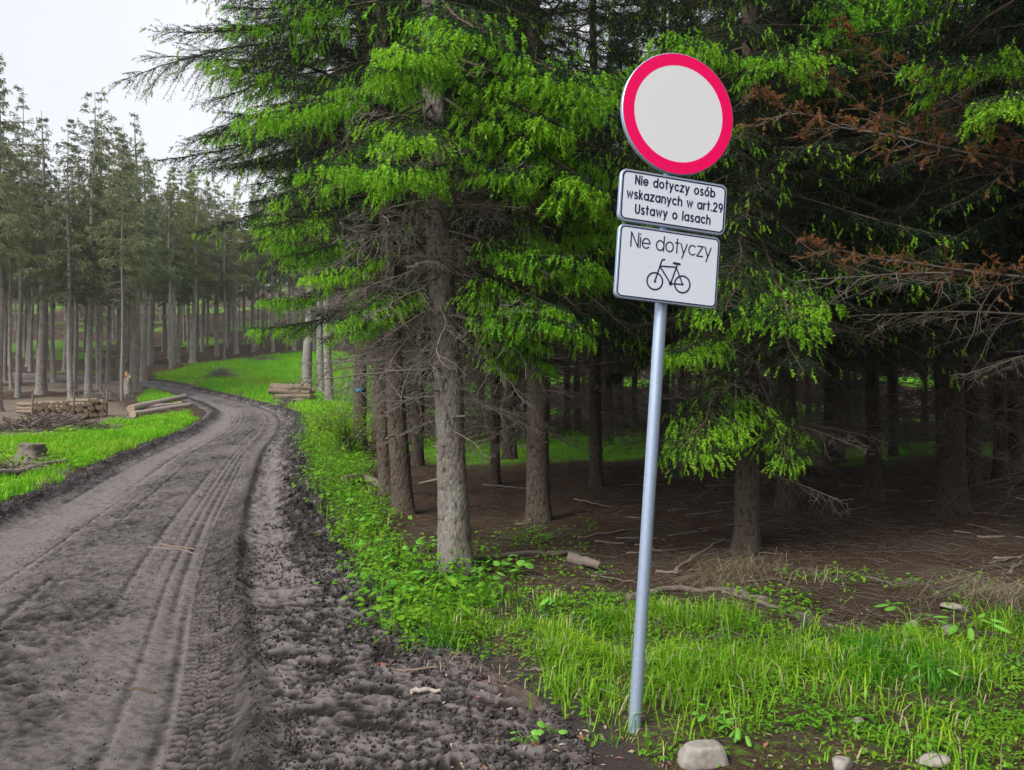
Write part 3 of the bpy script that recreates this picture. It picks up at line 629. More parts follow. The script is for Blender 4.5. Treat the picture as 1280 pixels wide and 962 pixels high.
aim(treeG, Gg, lG, 3.6, 905, 390, 7.0, FRESH[0]); aim(treeG, Gg, lG, 3.7, 985, 400, 6.9, FRESH[2]); aim(treeG, Gg, lG, 3.8, 1040, 330, 7.3, DARK[1]); aim(treeG, Gg, lG, 2.7, 845, 440, 7.4, FRESH[3])
aim(treeG, Gg, lG, 2.5, 990, 590, 7.9, DARK[0]); aim(treeG, Gg, lG, 2.4, 850, 590, 7.6, DARK[2]); aim(treeG, Gg, lG, 2.2, 830, 570, 8.0, FRESH[0]); aim(treeG, Gg, lG, 2.6, 900, 470, 7.6, DARK[3])
mk = Geo(); box(mk, (-.10, -.018, -.05), (.10, .0, .05)); o = ob("blue_marker", mk.mesh("blue_marker", plain("blue_marker_paint", (.02, .20, .42), .5)), treeN, (.04, -.185, at(452, 487, Nn[1])[2] - Nn[2])); o["label"] = "small blue marker plate on the trunk"

# ------------------------------------------------------------------ spruces farther off: trunk, crown, bare twigs
def far_crown(seed, h, z0, R, size, wid, dens, gap=.1, dark=0):
    rng = np.random.default_rng(seed); P, D, L, W, Mi = [], [], [], [], []; g = Geo(); z = z0
    while z < h - .15:
        f = (z - z0) / (h - z0); r0 = R * (1 - f) ** .8 * (.55 + .45 * min(1, f / .12 + .2)) + .12
        for k in range(int(rng.integers(4, 7))):
            if rng.random() < gap: continue
            a = rng.uniform(0, 2 * PI); r = r0 * rng.uniform(.55, 1.25); o = np.array((math.cos(a), math.sin(a), 0)); r *= (1 - .35 * f); sd = np.array((-o[1], o[0], 0)); sl = rng.uniform(-.35, .15) + f * .55
            n = max(2, int(r / .16 * dens)); t = np.sort(rng.uniform(.18, 1.0, n)); q = np.array((0, 0, z)) + o * (r * t)[:, None] + np.array((0, 0, 1.)) * (r * (sl * t - .35 * t ** 2 + .25 * t ** 3))[:, None]
            tube(g, np.array([(0, 0, z), q[n // 2], q[-1]]), [.018, .012, .004], 3, 0)
            for p in q:
                m = 7; w = rng.normal(0, .55, (m, 1)); dn = rng.uniform(-.95, -.1, (m, 1))
                d = nrm(o * rng.uniform(.1, .8, (m, 1)) + sd * w + np.array((0, 0, 1.)) * dn); ll = rng.uniform(.5, 1.2, m) * size * (1.1 - .82 * f)
                P.append(p + rng.normal(0, .05, (m, 3))); D.append(d); L.append(ll)
        z += rng.uniform(.22, .40)
    P, D, L = np.concatenate(P), np.concatenate(D), np.concatenate(L)
    for m in range(4):                                       # each spray is a bundle of tapering sprigs
        d2 = nrm(D + rng.normal(0, .28, D.shape)); k = rng.random(len(P))
        spikes(g, P + D * (L * k * .6)[:, None], d2, L * rng.uniform(.35, .75, len(P)), wid, rng, 1)
    return g
def bare_twigs(seed, z0, z1, R, n):
    rng = np.random.default_rng(seed); g = Geo()
    for k in range(n):
        z = rng.uniform(z0, z1); a = rng.uniform(0, 2 * PI); l = R * rng.uniform(.35, 1.1); d = np.array((math.cos(a), math.sin(a), rng.uniform(-.35, .12)))
        q = np.array((0, 0, z)) + d * np.linspace(0, l, 5)[:, None] + rng.normal(0, .04, (5, 3)); q[:, 2] -= np.linspace(0, 1, 5) ** 2 * .2 * l; tube(g, q, np.linspace(.010, .003, 5), 3, 0)
        for j in range(6):
            c, tn = lerp_path(q, rng.uniform(.25, 1)); dd = nrm(tn + rng.normal(0, .6, 3)); l2 = l * rng.uniform(.15, .4); tube(g, [c, c + dd * l2 * .5, c + dd * l2 + np.array((0, 0, -.05))], [.005, .004, .002], 3, 0)
    return g
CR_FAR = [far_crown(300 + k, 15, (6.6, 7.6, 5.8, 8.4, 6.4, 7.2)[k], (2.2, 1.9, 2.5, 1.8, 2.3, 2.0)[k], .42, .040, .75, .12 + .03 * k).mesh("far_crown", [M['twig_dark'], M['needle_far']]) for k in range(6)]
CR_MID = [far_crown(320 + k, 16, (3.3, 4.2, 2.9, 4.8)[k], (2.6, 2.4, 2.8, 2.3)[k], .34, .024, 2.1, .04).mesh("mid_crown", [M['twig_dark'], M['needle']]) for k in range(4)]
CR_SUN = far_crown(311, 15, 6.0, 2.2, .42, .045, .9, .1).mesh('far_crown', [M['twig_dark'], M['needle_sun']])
TW_FAR = [bare_twigs(340 + k, 3.0, 8.0, 1.3, 46).mesh("bare_twigs", [M['twig']]) for k in range(3)]
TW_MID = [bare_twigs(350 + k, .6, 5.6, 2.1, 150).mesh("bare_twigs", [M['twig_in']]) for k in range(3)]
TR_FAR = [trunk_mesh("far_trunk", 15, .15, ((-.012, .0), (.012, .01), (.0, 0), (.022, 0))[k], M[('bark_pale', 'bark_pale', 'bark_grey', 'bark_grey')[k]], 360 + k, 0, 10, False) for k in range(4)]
TR_IN = [trunk_mesh('wood_trunk', 15, .15, ((0, 0), (.022, 0))[k], M['bark_shaded'], 380 + k, 0, 10, False) for k in range(2)]
TR_LEAN = [(-.012, 0), (.012, .01), (0, 0), (.022, 0)]
def far_tree(p, r, h, tk, crown, twigs, label, group, rng, base=15.0):
    e = empty("spruce_tree", p, label, "tree", group, rng.uniform(-.25, .25)); s = h / base
    ob("trunk", TR_IN[tk % 2] if base == 16.0 else TR_FAR[tk], e, scale=(r / .15, r / .15, s * base / 15))
    ob("crown", crown, e, (TR_LEAN[tk][0] * 0, 0, 0), (0, 0, rng.uniform(0, 6.28)), (s * rng.uniform(.85, 1.15), s * rng.uniform(.85, 1.15), s))
    if twigs is not None: o = ob("bare_twigs", twigs, e, rot=(0, 0, rng.uniform(0, 6.28)), scale=s); o["kind"] = "stuff"
    TREES.append((p[0], p[1]))
    return e
rng = np.random.default_rng(11)
LF = "spruces of the misty wood on the left"
for px, row, w, top, tk, label in (
    (-2, 514, 13, 66, 2, "tall dark spruce cut by the left edge of the picture"), (53, 492, 14, 138, 2, "thick dark spruce standing just behind the left stack of logs"),
    (88, 498, 8, 145, 0, "left one of the two pale slim trunks behind the left stack of logs"), (111, 497, 10, 113, 1, "pale trunk leaning right, right one of the pair behind the left stack of logs"),
    (169, 488, 13, 140, 2, "thick spruce directly behind the snapped orange stump"), (180, 478, 9, 175, 2, "dark spruce at the far bend of the road, beside the tree behind the snapped stump"),
    (125, 475, 7, 160, 2, "leftmost of three slim dark trunks left of the snapped stump"), (136, 476, 7, 170, 2, "middle one of three slim dark trunks left of the snapped stump"), (147, 475, 7, 155, 3, "rightmost of three slim dark trunks left of the snapped stump"),
    (217, 457, 6, 205, 2, "slim spruce with yellowish crown above the far bend of the road"), (241, 454, 8, 212, 1, "pale slim trunk right above the far bend of the road"),
    (271, 445, 6, 225, 0, "pale slim trunk directly above the grey brush pile"), (295, 442, 7, 228, 0, "pale trunk right of the one above the grey brush pile"),
    (317, 440, 5, 230, 2, "thin dark trunk at the upper edge of the clearing, left of a similar thin one"), (341, 440, 5, 235, 0, "thin pale trunk at the upper edge of the clearing, above the right stack of logs"),
    (367, 438, 6, 235, 0, "pale trunk at the top of the clearing, left of the three thick trunks"), (428, 432, 6, 235, 0, "pale trunk at the top of the clearing, right of the three thick trunks")):
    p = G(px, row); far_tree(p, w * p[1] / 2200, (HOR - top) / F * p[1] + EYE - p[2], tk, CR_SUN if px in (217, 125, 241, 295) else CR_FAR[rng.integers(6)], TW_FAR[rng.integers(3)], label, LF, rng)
for px, row, w, tk, label in ((384, 500, 14, 1, "thick grey trunk standing against the right stack of logs"), (402, 492, 11, 0, "farther back one of the three trunks by the right stack of logs"), (411, 504, 12, 0, "rightmost of the three grey trunks by the right stack of logs")):
    p = G(px, row); far_tree(p, w * p[1] / 2100, 16, tk, CR_FAR[rng.integers(6)], TW_FAR[rng.integers(3)], label, "grey trunks by the right stack of logs", rng)
def scatter_trees(n, ymin, ymax, pmin, pmax, dmin, ok, make, seed, power=1.0):
    r = np.random.default_rng(seed); k = 0; tries = 0
    while k < n and tries < n * 60:
        tries += 1; y = ymin + (ymax - ymin) * r.random() ** power; px = r.uniform(pmin, pmax); x = (px - 640) / F * y
        if road_in(x, y) > -1.3 or not ok(x, y): continue
        if min((x - a) ** 2 + (y - b) ** 2 for a, b in TREES) < dmin ** 2: continue
        make((x, y, float(H(x, y))), r); k += 1
def not_open(x, y):
    return not any(inpoly(np.array([x]), np.array([y]), q)[0] for q in (MEADOW_LEFT, MEADOW_LEFT2, CLEARING, BARE_LEFT))
def left_label(p):
    px = 640 + F * p[0] / p[1]; deep = "deep in the wood" if p[1] > 72 else "in front ranks"
    where = "left of the left woodpile" if px < 30 else "behind the left woodpile" if px < 128 else "behind the snapped stump" if px < 185 else "above the far road bend" if px < 250 else "above the grey brush pile" if px < 330 else "above the right stack of logs"
    return f"bare-stemmed misty spruce {deep}, {where}"
def mk_left(p, r): far_tree(p, r.uniform(.07, .17), r.uniform(12.5, 17.5), int(r.choice((0, 1, 2, 2, 2, 3))), CR_FAR[r.integers(6)], TW_FAR[r.integers(3)], left_label(p), "spruces deep in the misty wood on the left", r)
def left_ok(x, y): return not_open(x, y) and (640 + F * x / y < 450)
scatter_trees(66, 38, 74, -90, 445, 1.5, lambda x, y: left_ok(x, y) and (y > 50 or x < -16), mk_left, 5)
scatter_trees(45, 70, 110, -60, 470, 2.2, left_ok, mk_left, 6)
scatter_trees(55, 62, 100, 190, 480, 1.6, left_ok, mk_left, 16)
def right_label(p):
    px = 640 + F * p[0] / p[1] if p[1] > 1 else 2000; deep = "far back" if p[1] > 34 else "some way in"
    where = "left of the grey trunk" if px < 560 else "between the grey trunk and the sign post" if px < 790 else "right of the sign post" if px < 930 else "around the bright glade on the right" if px < 1130 else "behind the broad trunk at right" if px < 1290 else "past the right edge of the picture"
    return f"dark bare-twigged spruce {deep}, {where}" if px < 1290 else "unseen dark spruce just outside the picture, shading the right side"
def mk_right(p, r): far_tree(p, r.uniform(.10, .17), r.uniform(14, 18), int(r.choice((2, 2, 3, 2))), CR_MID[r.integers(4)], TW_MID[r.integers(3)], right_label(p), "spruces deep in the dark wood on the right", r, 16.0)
def right_ok(x, y): return not (((x - 6.5) / 3.0) ** 2 + ((y - 25) / 4) ** 2 < 1 or ((x - .5) / 2.4) ** 2 + ((y - 23) / 4) ** 2 < 1) and not_open(x, y)
scatter_trees(46, 14, 36, 470, 1330, 2.0, right_ok, mk_right, 7)
scatter_trees(46, 34, 70, 440, 1300, 2.6, right_ok, mk_right, 8)
for x, y in ((7.5, 9.5), (10, 12), (9.0, 6.0), (8.2, 3.0), (6.5, -.5), (9.5, -3), (5.5, -5), (8, -8), (3.2, -8.5), (12, 3), (6.4, 5.2), (6.2, 2.6), (7, -3), (12, 16), (14, 20), (11, 13.5), (16, 25)):
    mk_right((x, y, float(H(x, y))), rng)                     # spruces added out of view, beside and behind the viewer, to shade the right

# ------------------------------------------------------------------ road sign
mt = {}
mt['zinc'] = plain("galvanised_steel", (.43, .53, .70), .42, .18, 60, .55, .5, .15, .001)
mt['white'] = plain("sign_white", (.78, .79, .82), .45, .02, 12, 0, .4, .0)
mt['plate_white'] = plain("plate_white", (.70, .76, .86), .45, .03, 12, 0, .4, .0)
mt['red'] = plain("sign_red", (.95, .0015, .125), .4, .04, 10, 0, .4, .0)
mt['ink'] = plain("sign_ink", (.020, .014, .055), .5, .1, 30)
base = G(793, 912); up = Vector((.0701, .0398, 1)).normalized(); th = .2763
right = Vector((math.cos(th), math.sin(th), 0)); right = (right - up * right.dot(up)).normalized(); back = up.cross(right)
sign = empty("road_sign", base, "tilted no-entry road sign on a grey steel post with two white text plates", "road sign")
sign.scale = (base[1] / 4.1,) * 3
sign.rotation_euler = Matrix((right, back, up)).transposed().to_euler()
g = Geo(); tube(g, [(0, 0, -.3), (0, 0, 1.2), (0, 0, 2.2), (0, 0, 3.36)], .0325, 20, 0, True); ob("post", g.mesh("post", mt['zinc']), sign)
def rrect(w, h, r, n=6):
    out = []
    for cx, cz, a0 in ((w / 2 - r, h / 2 - r, 0), (-w / 2 + r, h / 2 - r, PI / 2), (-w / 2 + r, -h / 2 + r, PI), (w / 2 - r, -h / 2 + r, 1.5 * PI)):
        for k in range(n + 1): a = a0 + k * PI / 2 / n; out.append((cx + r * math.cos(a), cz + r * math.sin(a)))
    return np.array(out)
def plate(g, ring, y0, y1, m=0, lip=.003):
    """closed shallow tray: front at y0 with a small rounded lip, back at y1"""
    n = len(ring); c = ring.mean(0); ins_ = c + (ring - c) * (1 - lip / np.abs(ring - c).max())
    rings = [np.c_[ins_[:, 0], np.full(n, y0), ins_[:, 1]], np.c_[ring[:, 0], np.full(n, y0 + lip), ring[:, 1]], np.c_[ring[:, 0], np.full(n, y1), ring[:, 1]]]
    V = np.vstack(rings); i = np.arange(n); k = (i + 1) % n
    for a in (0, 1): g.quad(V[a * n:(a + 2) * n], np.stack([i, k, k + n, i + n], -1), m)
    for rg in (rings[0], rings[2]): g.tri(np.vstack([rg, rg.mean(0)]), np.stack([i, k, np.full(n, n)], -1), m)
def band(g, ro, ri, y, m=0):
    n = len(ro); i = np.arange(n); k = (i + 1) % n
    V = np.vstack([np.c_[ro[:, 0], np.full(n, y), ro[:, 1]], np.c_[ri[:, 0], np.full(n, y), ri[:, 1]]]); g.quad(V, np.stack([i, k, k + n, i + n], -1), m)
def sheet(g, ring, y, m=0):
    n = len(ring); i = np.arange(n); V = np.vstack([np.c_[ring[:, 0], np.full(n, y), ring[:, 1]], (ring[:, 0].mean(), y, ring[:, 1].mean())]); g.tri(V, np.stack([i, (i + 1) % n, np.full(n, n)], -1), m)
def circ(r, n=72, c=(0, 0)): a = np.arange(n) * 2 * PI / n; return np.c_[c[0] + r * np.cos(a), c[1] + r * np.sin(a)]
_off = [0]
def stroke(g, pts, w, y, caps=True):
    """flat printed line of width w with mitred bends and round ends"""
    p = np.asarray(pts, float); d = np.gradient(p, axis=0); d /= np.linalg.norm(d, axis=1)[:, None]
    seg = np.diff(p, axis=0); seg /= np.linalg.norm(seg, axis=1)[:, None]
    nn = np.c_[-d[:, 1], d[:, 0]].copy()
    for i in range(1, len(p) - 1):
        a = seg[i - 1] + seg[i]; a /= np.linalg.norm(a) + 1e-9; nv_ = np.array((-a[1], a[0])); c = max(.45, nv_ @ np.array((-seg[i][1], seg[i][0]))); nn[i] = nv_ / c
    nn[0] = (-seg[0][1], seg[0][0]); nn[-1] = (-seg[-1][1], seg[-1][0])
    _off[0] = (_off[0] + 1) % 9; yy = y - _off[0] * 4e-5; A_, B_ = p + nn * w / 2, p - nn * w / 2; n = len(p)
    V = np.vstack([np.c_[A_[:, 0], np.full(n, yy), A_[:, 1]], np.c_[B_[:, 0], np.full(n, yy), B_[:, 1]]]); i = np.arange(n - 1); g.quad(V, np.stack([i, i + 1, i + 1 + n, i + n], -1))
    if caps:
        for e in (p[0], p[-1]): sheet(g, circ(w / 2, 12, e), yy - 1.5e-5)
def arc(cx, cz, r, a0, a1, n=18, rz=None):
    a = np.radians(np.linspace(a0, a1, n)); return [(cx + r * math.cos(t), cz + (rz or r) * math.sin(t)) for t in a]
def bowl(cx): return arc(cx, .5, .48, 0, 360, 28)
GL = {
 'N': ([[(0, 0), (0, 1.42)], [(0, 1.42), (.92, 0)], [(.92, 0), (.92, 1.42)]], .92), 'i': ([[(0, 0), (0, 1)], [(0, 1.32), (0, 1.36)]], 0),
 'e': ([[(.02, .5)] + [(.94, .5)] + arc(.48, .5, .48, 8, 318, 22)], .94), 'd': ([bowl(.48), [(.96, 0), (.96, 1.45)]], .96), 'o': ([bowl(.48)], .96), 'b': ([bowl(.48), [(0, 0), (0, 1.45)]], .96),
 't': ([[(.22, 0), (.22, 1.4)], [(0, 1), (.48, 1)]], .46), 'y': ([[(0, 1), (.40, .02)], [(.8, 1), (.22, -.45)]], .8), 'c': ([arc(.48, .5, .48, 48, 312, 20)], .84), 'z': ([[(.02, 1), (.74, 1), (0, 0), (.76, 0)]], .76),
 's': ([arc(.33, .74, .27, 40, 270, 14, .26) + arc(.33, .24, .31, 90, -140, 14, .25)], .64), 'ó': ([bowl(.48), [(.42, 1.22), (.66, 1.50)]], .96),
 'w': ([[(0, 1), (.30, 0), (.60, 1), (.90, 0), (1.2, 1)]], 1.2), 'k': ([[(0, 0), (0, 1.45)], [(.60, 1), (0, .40)], [(.20, .58), (.66, 0)]], .66), 'a': ([bowl(.48), [(.96, 0), (.96, 1)]], .96),
 'n': ([[(0, 0), (0, 1)], [(0, .5)] + arc(.40, .58, .40, 175, 0, 14) + [(.80, 0)]], .8), 'h': ([[(0, 0), (0, 1.45)], [(0, .5)] + arc(.40, .58, .40, 175, 0, 14) + [(.80, 0)]], .8),
 'r': ([[(0, 0), (0, 1)], arc(.38, .60, .38, 178, 75, 9)], .46), '.': ([[(0, .02), (0, .05)]], .05), 'l': ([[(0, 0), (0, 1.45)]], 0),
 'U': ([[(0, 1.42)] + arc(.45, .45, .45, 180, 360, 16) + [(.90, 1.42)]], .9), '2': ([arc(.40, 1.02, .38, 165, -30, 14) + [(0, 0), (.82, 0)]], .82),
 '9': ([arc(.42, .98, .41, 0, 360, 24), [(.83, .98), (.78, .66), (.42, 0)]], .84)}
def text(g, s, p0, p1, xh, w, y, gap=.30, space=.62):
    adv = 0; pos = []
    for ch in s:
        if ch == ' ': adv += space; continue
        pos.append((ch, adv)); adv += GL[ch][1] + gap
    adv -= gap; p0 = np.array(p0); p1 = np.array(p1); ex = (p1 - p0) / adv; eu = np.array((-ex[1], ex[0])) / np.linalg.norm(ex) * xh
    for ch, a in pos:
        for st in GL[ch][0]: stroke(g, [p0 + ex * (a + q[0]) + eu * q[1] for q in st], w, y)
def aff(TL, TR, BL, w, h):
    A_ = np.array([np.subtract(TR, TL), np.subtract(BL, TL)], float).T; I_ = np.linalg.inv(A_)
    return lambda x, y: tuple((I_ @ np.subtract((x, y), TL) * (1, -1) + (-.5, .5)) * (w, h))
# round board
zc = 3.180; disc = ob("round_board", None, sign) if False else None
g = Geo(); plate(g, circ(.3194), -.064, -.040); disc = ob("round_board", g.mesh("round_board", mt['zinc']), sign, (.0025, 0, zc))
g = Geo(); band(g, circ(.3145), circ(.2535), -.0652); ob("red_ring", g.mesh("red_ring", mt['red']), disc)
g = Geo(); sheet(g, circ(.2537), -.0647); ob("white_face", g.mesh("white_face", mt['white']), disc)
# text plate
w1, h1 = .6095, .2688
g = Geo(); plate(g, rrect(w1, h1, .035), -.064, -.040); up1 = ob("upper_plate", g.mesh("upper_plate", mt['zinc']), sign, (.006, 0, 2.7145))
g = Geo(); sheet(g, rrect(w1 - .014, h1 - .014, .030), -.0648); ob("white_face", g.mesh("white_face", mt['plate_white']), up1)
g = Geo(); band(g, rrect(w1 - .018, h1 - .018, .029), rrect(w1 - .034, h1 - .034, .023), -.0655); ob("border", g.mesh("border", mt['ink']), up1)
f1 = aff((62, 48), (722, 158), (44, 368), w1, h1); g = Geo()
for ln_, a_, b_, gp, sp_ in (("Nie dotyczy osób", (146, 148), (636, 233), .52, .95), ("wskazanych w art.29", (96, 230), (685, 329), .48, .85), ("Ustawy o lasach", (146, 328), (607, 403), .52, .95)):
    g = Geo(); text(g, ln_, f1(*a_), f1(*b_), .0310, .0083, -.0656, gp, sp_); o = ob("lettering", g.mesh("lettering", mt['ink']), up1); o["label"] = "text line reading " + ln_
# bicycle plate
w2, h2 = .5773, .3783
g = Geo(); plate(g, rrect(w2, h2, .030), -.064, -.040); lo1 = ob("lower_plate", g.mesh("lower_plate", mt['zinc']), sign, (-.0006, 0, 2.3755))
g = Geo(); sheet(g, rrect(w2 - .014, h2 - .014, .026), -.0648); ob("white_face", g.mesh("white_face", mt['plate_white']), lo1)
g = Geo(); band(g, rrect(w2 - .016, h2 - .016, .025), rrect(w2 - .029, h2 - .029, .020), -.0655); ob("border", g.mesh("border", mt['ink']), lo1)
f2 = aff((52, 380), (678, 480), (26, 832), w2, h2); g = Geo(); text(g, "Nie dotyczy", f2(118, 524), f2(612, 605), .0520, .0068, -.0656, .26, .6)
o = ob("lettering", g.mesh("lettering", mt['ink']), lo1); o["label"] = "text reading Nie dotyczy in thin letters"
g = Geo(); bw = .0080; cw1, cw2 = np.array(f2(265, 743)), np.array(f2(435, 768)); rw = .0435
for c in (cw1, cw2): stroke(g, circ(rw, 40, c).tolist() + [circ(rw, 40, c)[0].tolist()], bw, -.0656)
Q = lambda *a: [f2(*p) for p in a]
stroke(g, Q((265, 745), (300, 640), (308, 616), (316, 610), (326, 611)), bw, -.0656); stroke(g, Q((296, 650), (398, 660)), bw, -.0656); stroke(g, Q((298, 655), (362, 760)), bw, -.0656)
stroke(g, Q((362, 762), (398, 660), (404, 640)), bw, -.0656); stroke(g, Q((398, 662), (436, 768)), bw * .9, -.0656); stroke(g, Q((362, 762), (436, 768)), bw * .9, -.0656)
stroke(g, Q((382, 634), (418, 641)), .012, -.0656); sheet(g, circ(.0105, 16, f2(362, 760)), -.0662); sheet(g, circ(.007, 12, f2(266, 744)), -.0662); sheet(g, circ(.007, 12, f2(435, 767)), -.0662)
ob("bicycle_symbol", g.mesh("bicycle_symbol", mt['ink']), lo1)
for zz in (2.25, 2.50, 2.64, 2.78, 3.03, 3.28):
    g = Geo(); t = np.linspace(0, 2 * PI, 21); V = []
    tube(g, np.c_[.036 * np.cos(t), .036 * np.sin(t), np.full(21, zz)], .006, 6); box(g, (-.035, -.041, zz - .012), (.035, -.033, zz + .012)); ob("clamp", g.mesh("clamp", mt['zinc']), sign)

# ------------------------------------------------------------------ logs, stumps, sticks, stones
def log_mesh(name, L, r, ms, seed, sides=10, bend=.0):
    rng = np.random.default_rng(seed); t = np.linspace(-L / 2, L / 2, 7); g = Geo()
    P = np.c_[t, bend * np.cos(t / L * PI) + rng.normal(0, r * .06, 7), rng.normal(0, r * .06, 7)]; tube(g, P, r * (1 + rng.normal(0, .08, 7)) * np.linspace(1.06, .94, 7), sides, 0, 1); return g.mesh(name, ms)
LOGS = [log_mesh("cut_log", 1.2, .07, [M['log_bark'], M['log_end']], 400 + k, 8) for k in range(4)]
def put_log(me, p, yaw, label, group, s=1.0, pitch=0.0):
    o = ob("cut_log", me, None, p, (random.uniform(0, 6), pitch, yaw), s); return tag(o, label, "log", group)
random.seed(3)
pl, pr = G(30, 526), G(122, 520); ax = (pr - pl)[:2]; ln = np.linalg.norm(ax); ax /= ln; yaw = math.atan2(ax[1], ax[0])
n = 19
for k in range(n):
    x = (k + .5) / n; rows = 5 if x < .5 else (5 if x > .7 else 4)
    for r in range(rows):
        s = random.uniform(.85, 1.15); q = pl + (pr - pl) * (x + (r % 2) * .5 / n); z = float(H(q[0], q[1])) + .07 + r * .125 + random.uniform(-.012, .012)
        put_log(LOGS[random.randrange(4)], (q[0] - ax[1] * random.uniform(-.1, .1), q[1] + ax[0] * random.uniform(-.1, .1), z), yaw + PI / 2 + random.uniform(-.04, .04), f"short bark-covered log laid end-on in the {('bottom row', 'second row', 'middle row', 'fourth row', 'top row')[r]} of the left woodpile, {'left' if x < .33 else 'middle' if x < .67 else 'right'} third", "short logs stacked end-on in the left woodpile", s)
for f, lb in ((-.02, "thin upright stake at the left end of the left woodpile"), (.99, "thin upright stake at the right end of the left woodpile"), (.52, "thin upright stake in front of the middle of the left woodpile")):
    q = pl + (pr - pl) * f; g = Geo(); d = np.array((ax[1], -ax[0], 0)) * .62; tube(g, [(0, 0, -.1), (.02, 0, .5), (.03, 0, .98)], [.04, .035, .03], 7, 0, True)
    tag(ob("wooden_stake", g.mesh("wooden_stake", M['rot']), None, tuple(q + d)), lb, "stake", "stakes of the left woodpile")
for i, (a, b, r, lb) in enumerate((((163, 517), (231, 504), .12, "uppermost pale peeled log lying aslant by the road bend"), ((166, 522), (236, 509), .125, "front pale peeled log lying beside the road bend"), ((172, 514), (226, 507), .11, "rearmost pale peeled log lying behind two others"))):
    pa, pb = G(*a), G(*b); c = (pa + pb) / 2; c[2] += r * (2.3 if i == 0 else .75); dd = pb - pa; L = np.linalg.norm(dd)
    o = ob("peeled_log", log_mesh("peeled_log", L, r, [M['log_pale'], M['log_end']], 420 + i, 12), None, tuple(c), (0, -math.atan2(dd[2], math.hypot(dd[0], dd[1])) - (.02 if i == 0 else 0), math.atan2(dd[1], dd[0]))); tag(o, lb, "log", "pale logs by the road bend")
q0 = G(366, 503); LB = [log_mesh("stack_log", 1.75, .125, [M['log_bark'], M['log_end']], 430 + k, 10) for k in range(3)]; k = 0
for r, (nn_, dz) in enumerate(((5, 0), (5, .21), (4, .42), (3, .62))):
    for j in range(nn_):
        y = (j - nn_ / 2) * .26; s = random.uniform(.85, 1.1)
        tag(ob("stack_log", LB[k % 3], None, (q0[0] + random.uniform(-.12, .12) - .1 * (r == 3), q0[1] + .25 + y, q0[2] + .10 + dz), (random.uniform(0, 6), random.uniform(-.07, .07), random.uniform(-.2, .2)), s), f"bark-covered log lying sideways in the {('bottom', 'second', 'third', 'top')[r]} layer of the right stack of logs", "log", "logs in the right stack"); k += 1
def twig_heap(name, p, rx, ry, hz, n, L, m, label, cat, seed, rad=.008):
    rng = np.random.default_rng(seed); g = Geo()
    for k in range(n):
        a = rng.uniform(0, 6.28); f = rng.random() ** .6; x, y = rx * f * math.cos(a), ry * f * math.sin(a); z = hz * (1 - f ** 1.5) * rng.uniform(.1, 1.0) + .02; b = rng.uniform(0, 6.28); l = L * rng.uniform(.4, 1.2)
        d = np.array((math.cos(b), math.sin(b), rng.normal(0, .35))); q = np.array((x, y, z)) + d * np.linspace(-.5, .5, 4)[:, None] * l + rng.normal(0, .03 * l, (4, 3)); q[:, 2] = np.maximum(q[:, 2], -.02); tube(g, q, np.linspace(rad * 1.3, rad * .4, 4), 4)
    e = empty(name, tuple(p), label, cat); o = ob("twigs", g.mesh(name, m), e); o["kind"] = "stuff"; return e
twig_heap("brush_pile", G(277, 473), .9, .6, .75, 260, 1.2, M['twig'], "grey heap of cut branches on the green clearing", "brush pile", 1, .012)
twig_heap("brush_pile", G(330, 452), 1.6, .6, .35, 200, 1.2, M['twig'], "low pale line of brush at the top of the clearing", "brush pile", 12, .012)
twig_heap("brush_pile", G(62, 536), 1.9, .55, .42, 420, .9, M['rot'], "low brown heap of bark and branches in front of the left woodpile", "brush pile", 2, .012)
twig_heap("brush_pile", G(130, 500), 1.6, .7, .5, 300, 1.0, M['twig'], "loose dry branches behind the right end of the left woodpile", "brush pile", 3, .01)
twig_heap("brush_pile", G(18, 592), .9, .5, .16, 170, .8, M['rot'], "scattered bark and sticks around the old stump at left", "brush pile", 4, .011)
twig_heap("brush_pile", G(362, 505), .45, .3, .42, 150, .7, M['twig'], "tangle of sticks at the foot of the right stack of logs", "brush pile", 5, .008)
def stump(name, p, r, h, label, seed, top='flat', ms=None):
    rng = np.random.default_rng(seed); sides = 28; th = np.arange(sides) * 2 * PI / sides; zz = np.linspace(-.15, h, 14); g = Geo(); rag = rng.uniform(0, 1, sides)
    V = []
    for i, z in enumerate(zz):
        f = max(0, z) / h; rr = r * (1 + .75 * math.exp(-max(z, 0) / (.22 * h))) * (1 + .10 * np.cos(5 * th + seed) * (1.2 - f) + .09 * rng.normal(size=sides)); zt = np.full(sides, z)
        if top == 'torn' and i >= 11: zt = z + (i - 10) * .12 * h * (rag - .25 + .9 * np.maximum(0, np.cos(th - 2.6))); rr = rr * (1 - .08 * (i - 10))
        V.append(np.c_[rr * np.cos(th), rr * np.sin(th), zt])
    V = np.array(V); i = np.arange(13)[:, None] * sides; j = np.arange(sides)[None]; k = (j + 1) % sides; e = empty(name, tuple(p), label, "stump")
    g.quad(V.reshape(-1, 3), np.stack([i + j, i + k, i + sides + k, i + sides + j], -1).reshape(-1, 4)); ob("bark", g.mesh("stump_bark", M['rot'] if top != 'torn' else M['bark_grey']), e)
    g = Geo(); rim = V[-1] * (.97, .97, 1); c = rim.mean(0); 
    if top == 'torn': c[2] -= .05
    inner = c + (rim - c) * .55 + rng.normal(0, .02, rim.shape) * (1 if top != 'torn' else 2)
    n_ = np.arange(sides); kk = (n_ + 1) % sides; g.quad(np.vstack([rim, inner]), np.stack([n_, kk, kk + sides, n_ + sides], -1)); g.tri(np.vstack([inner, c]), np.stack([n_, kk, np.full(sides, sides)], -1))
    ob("broken_top" if top == 'torn' else "cut_face", g.mesh("stump_top", M['torn'] if top == 'torn' else M['rot']), e); return e
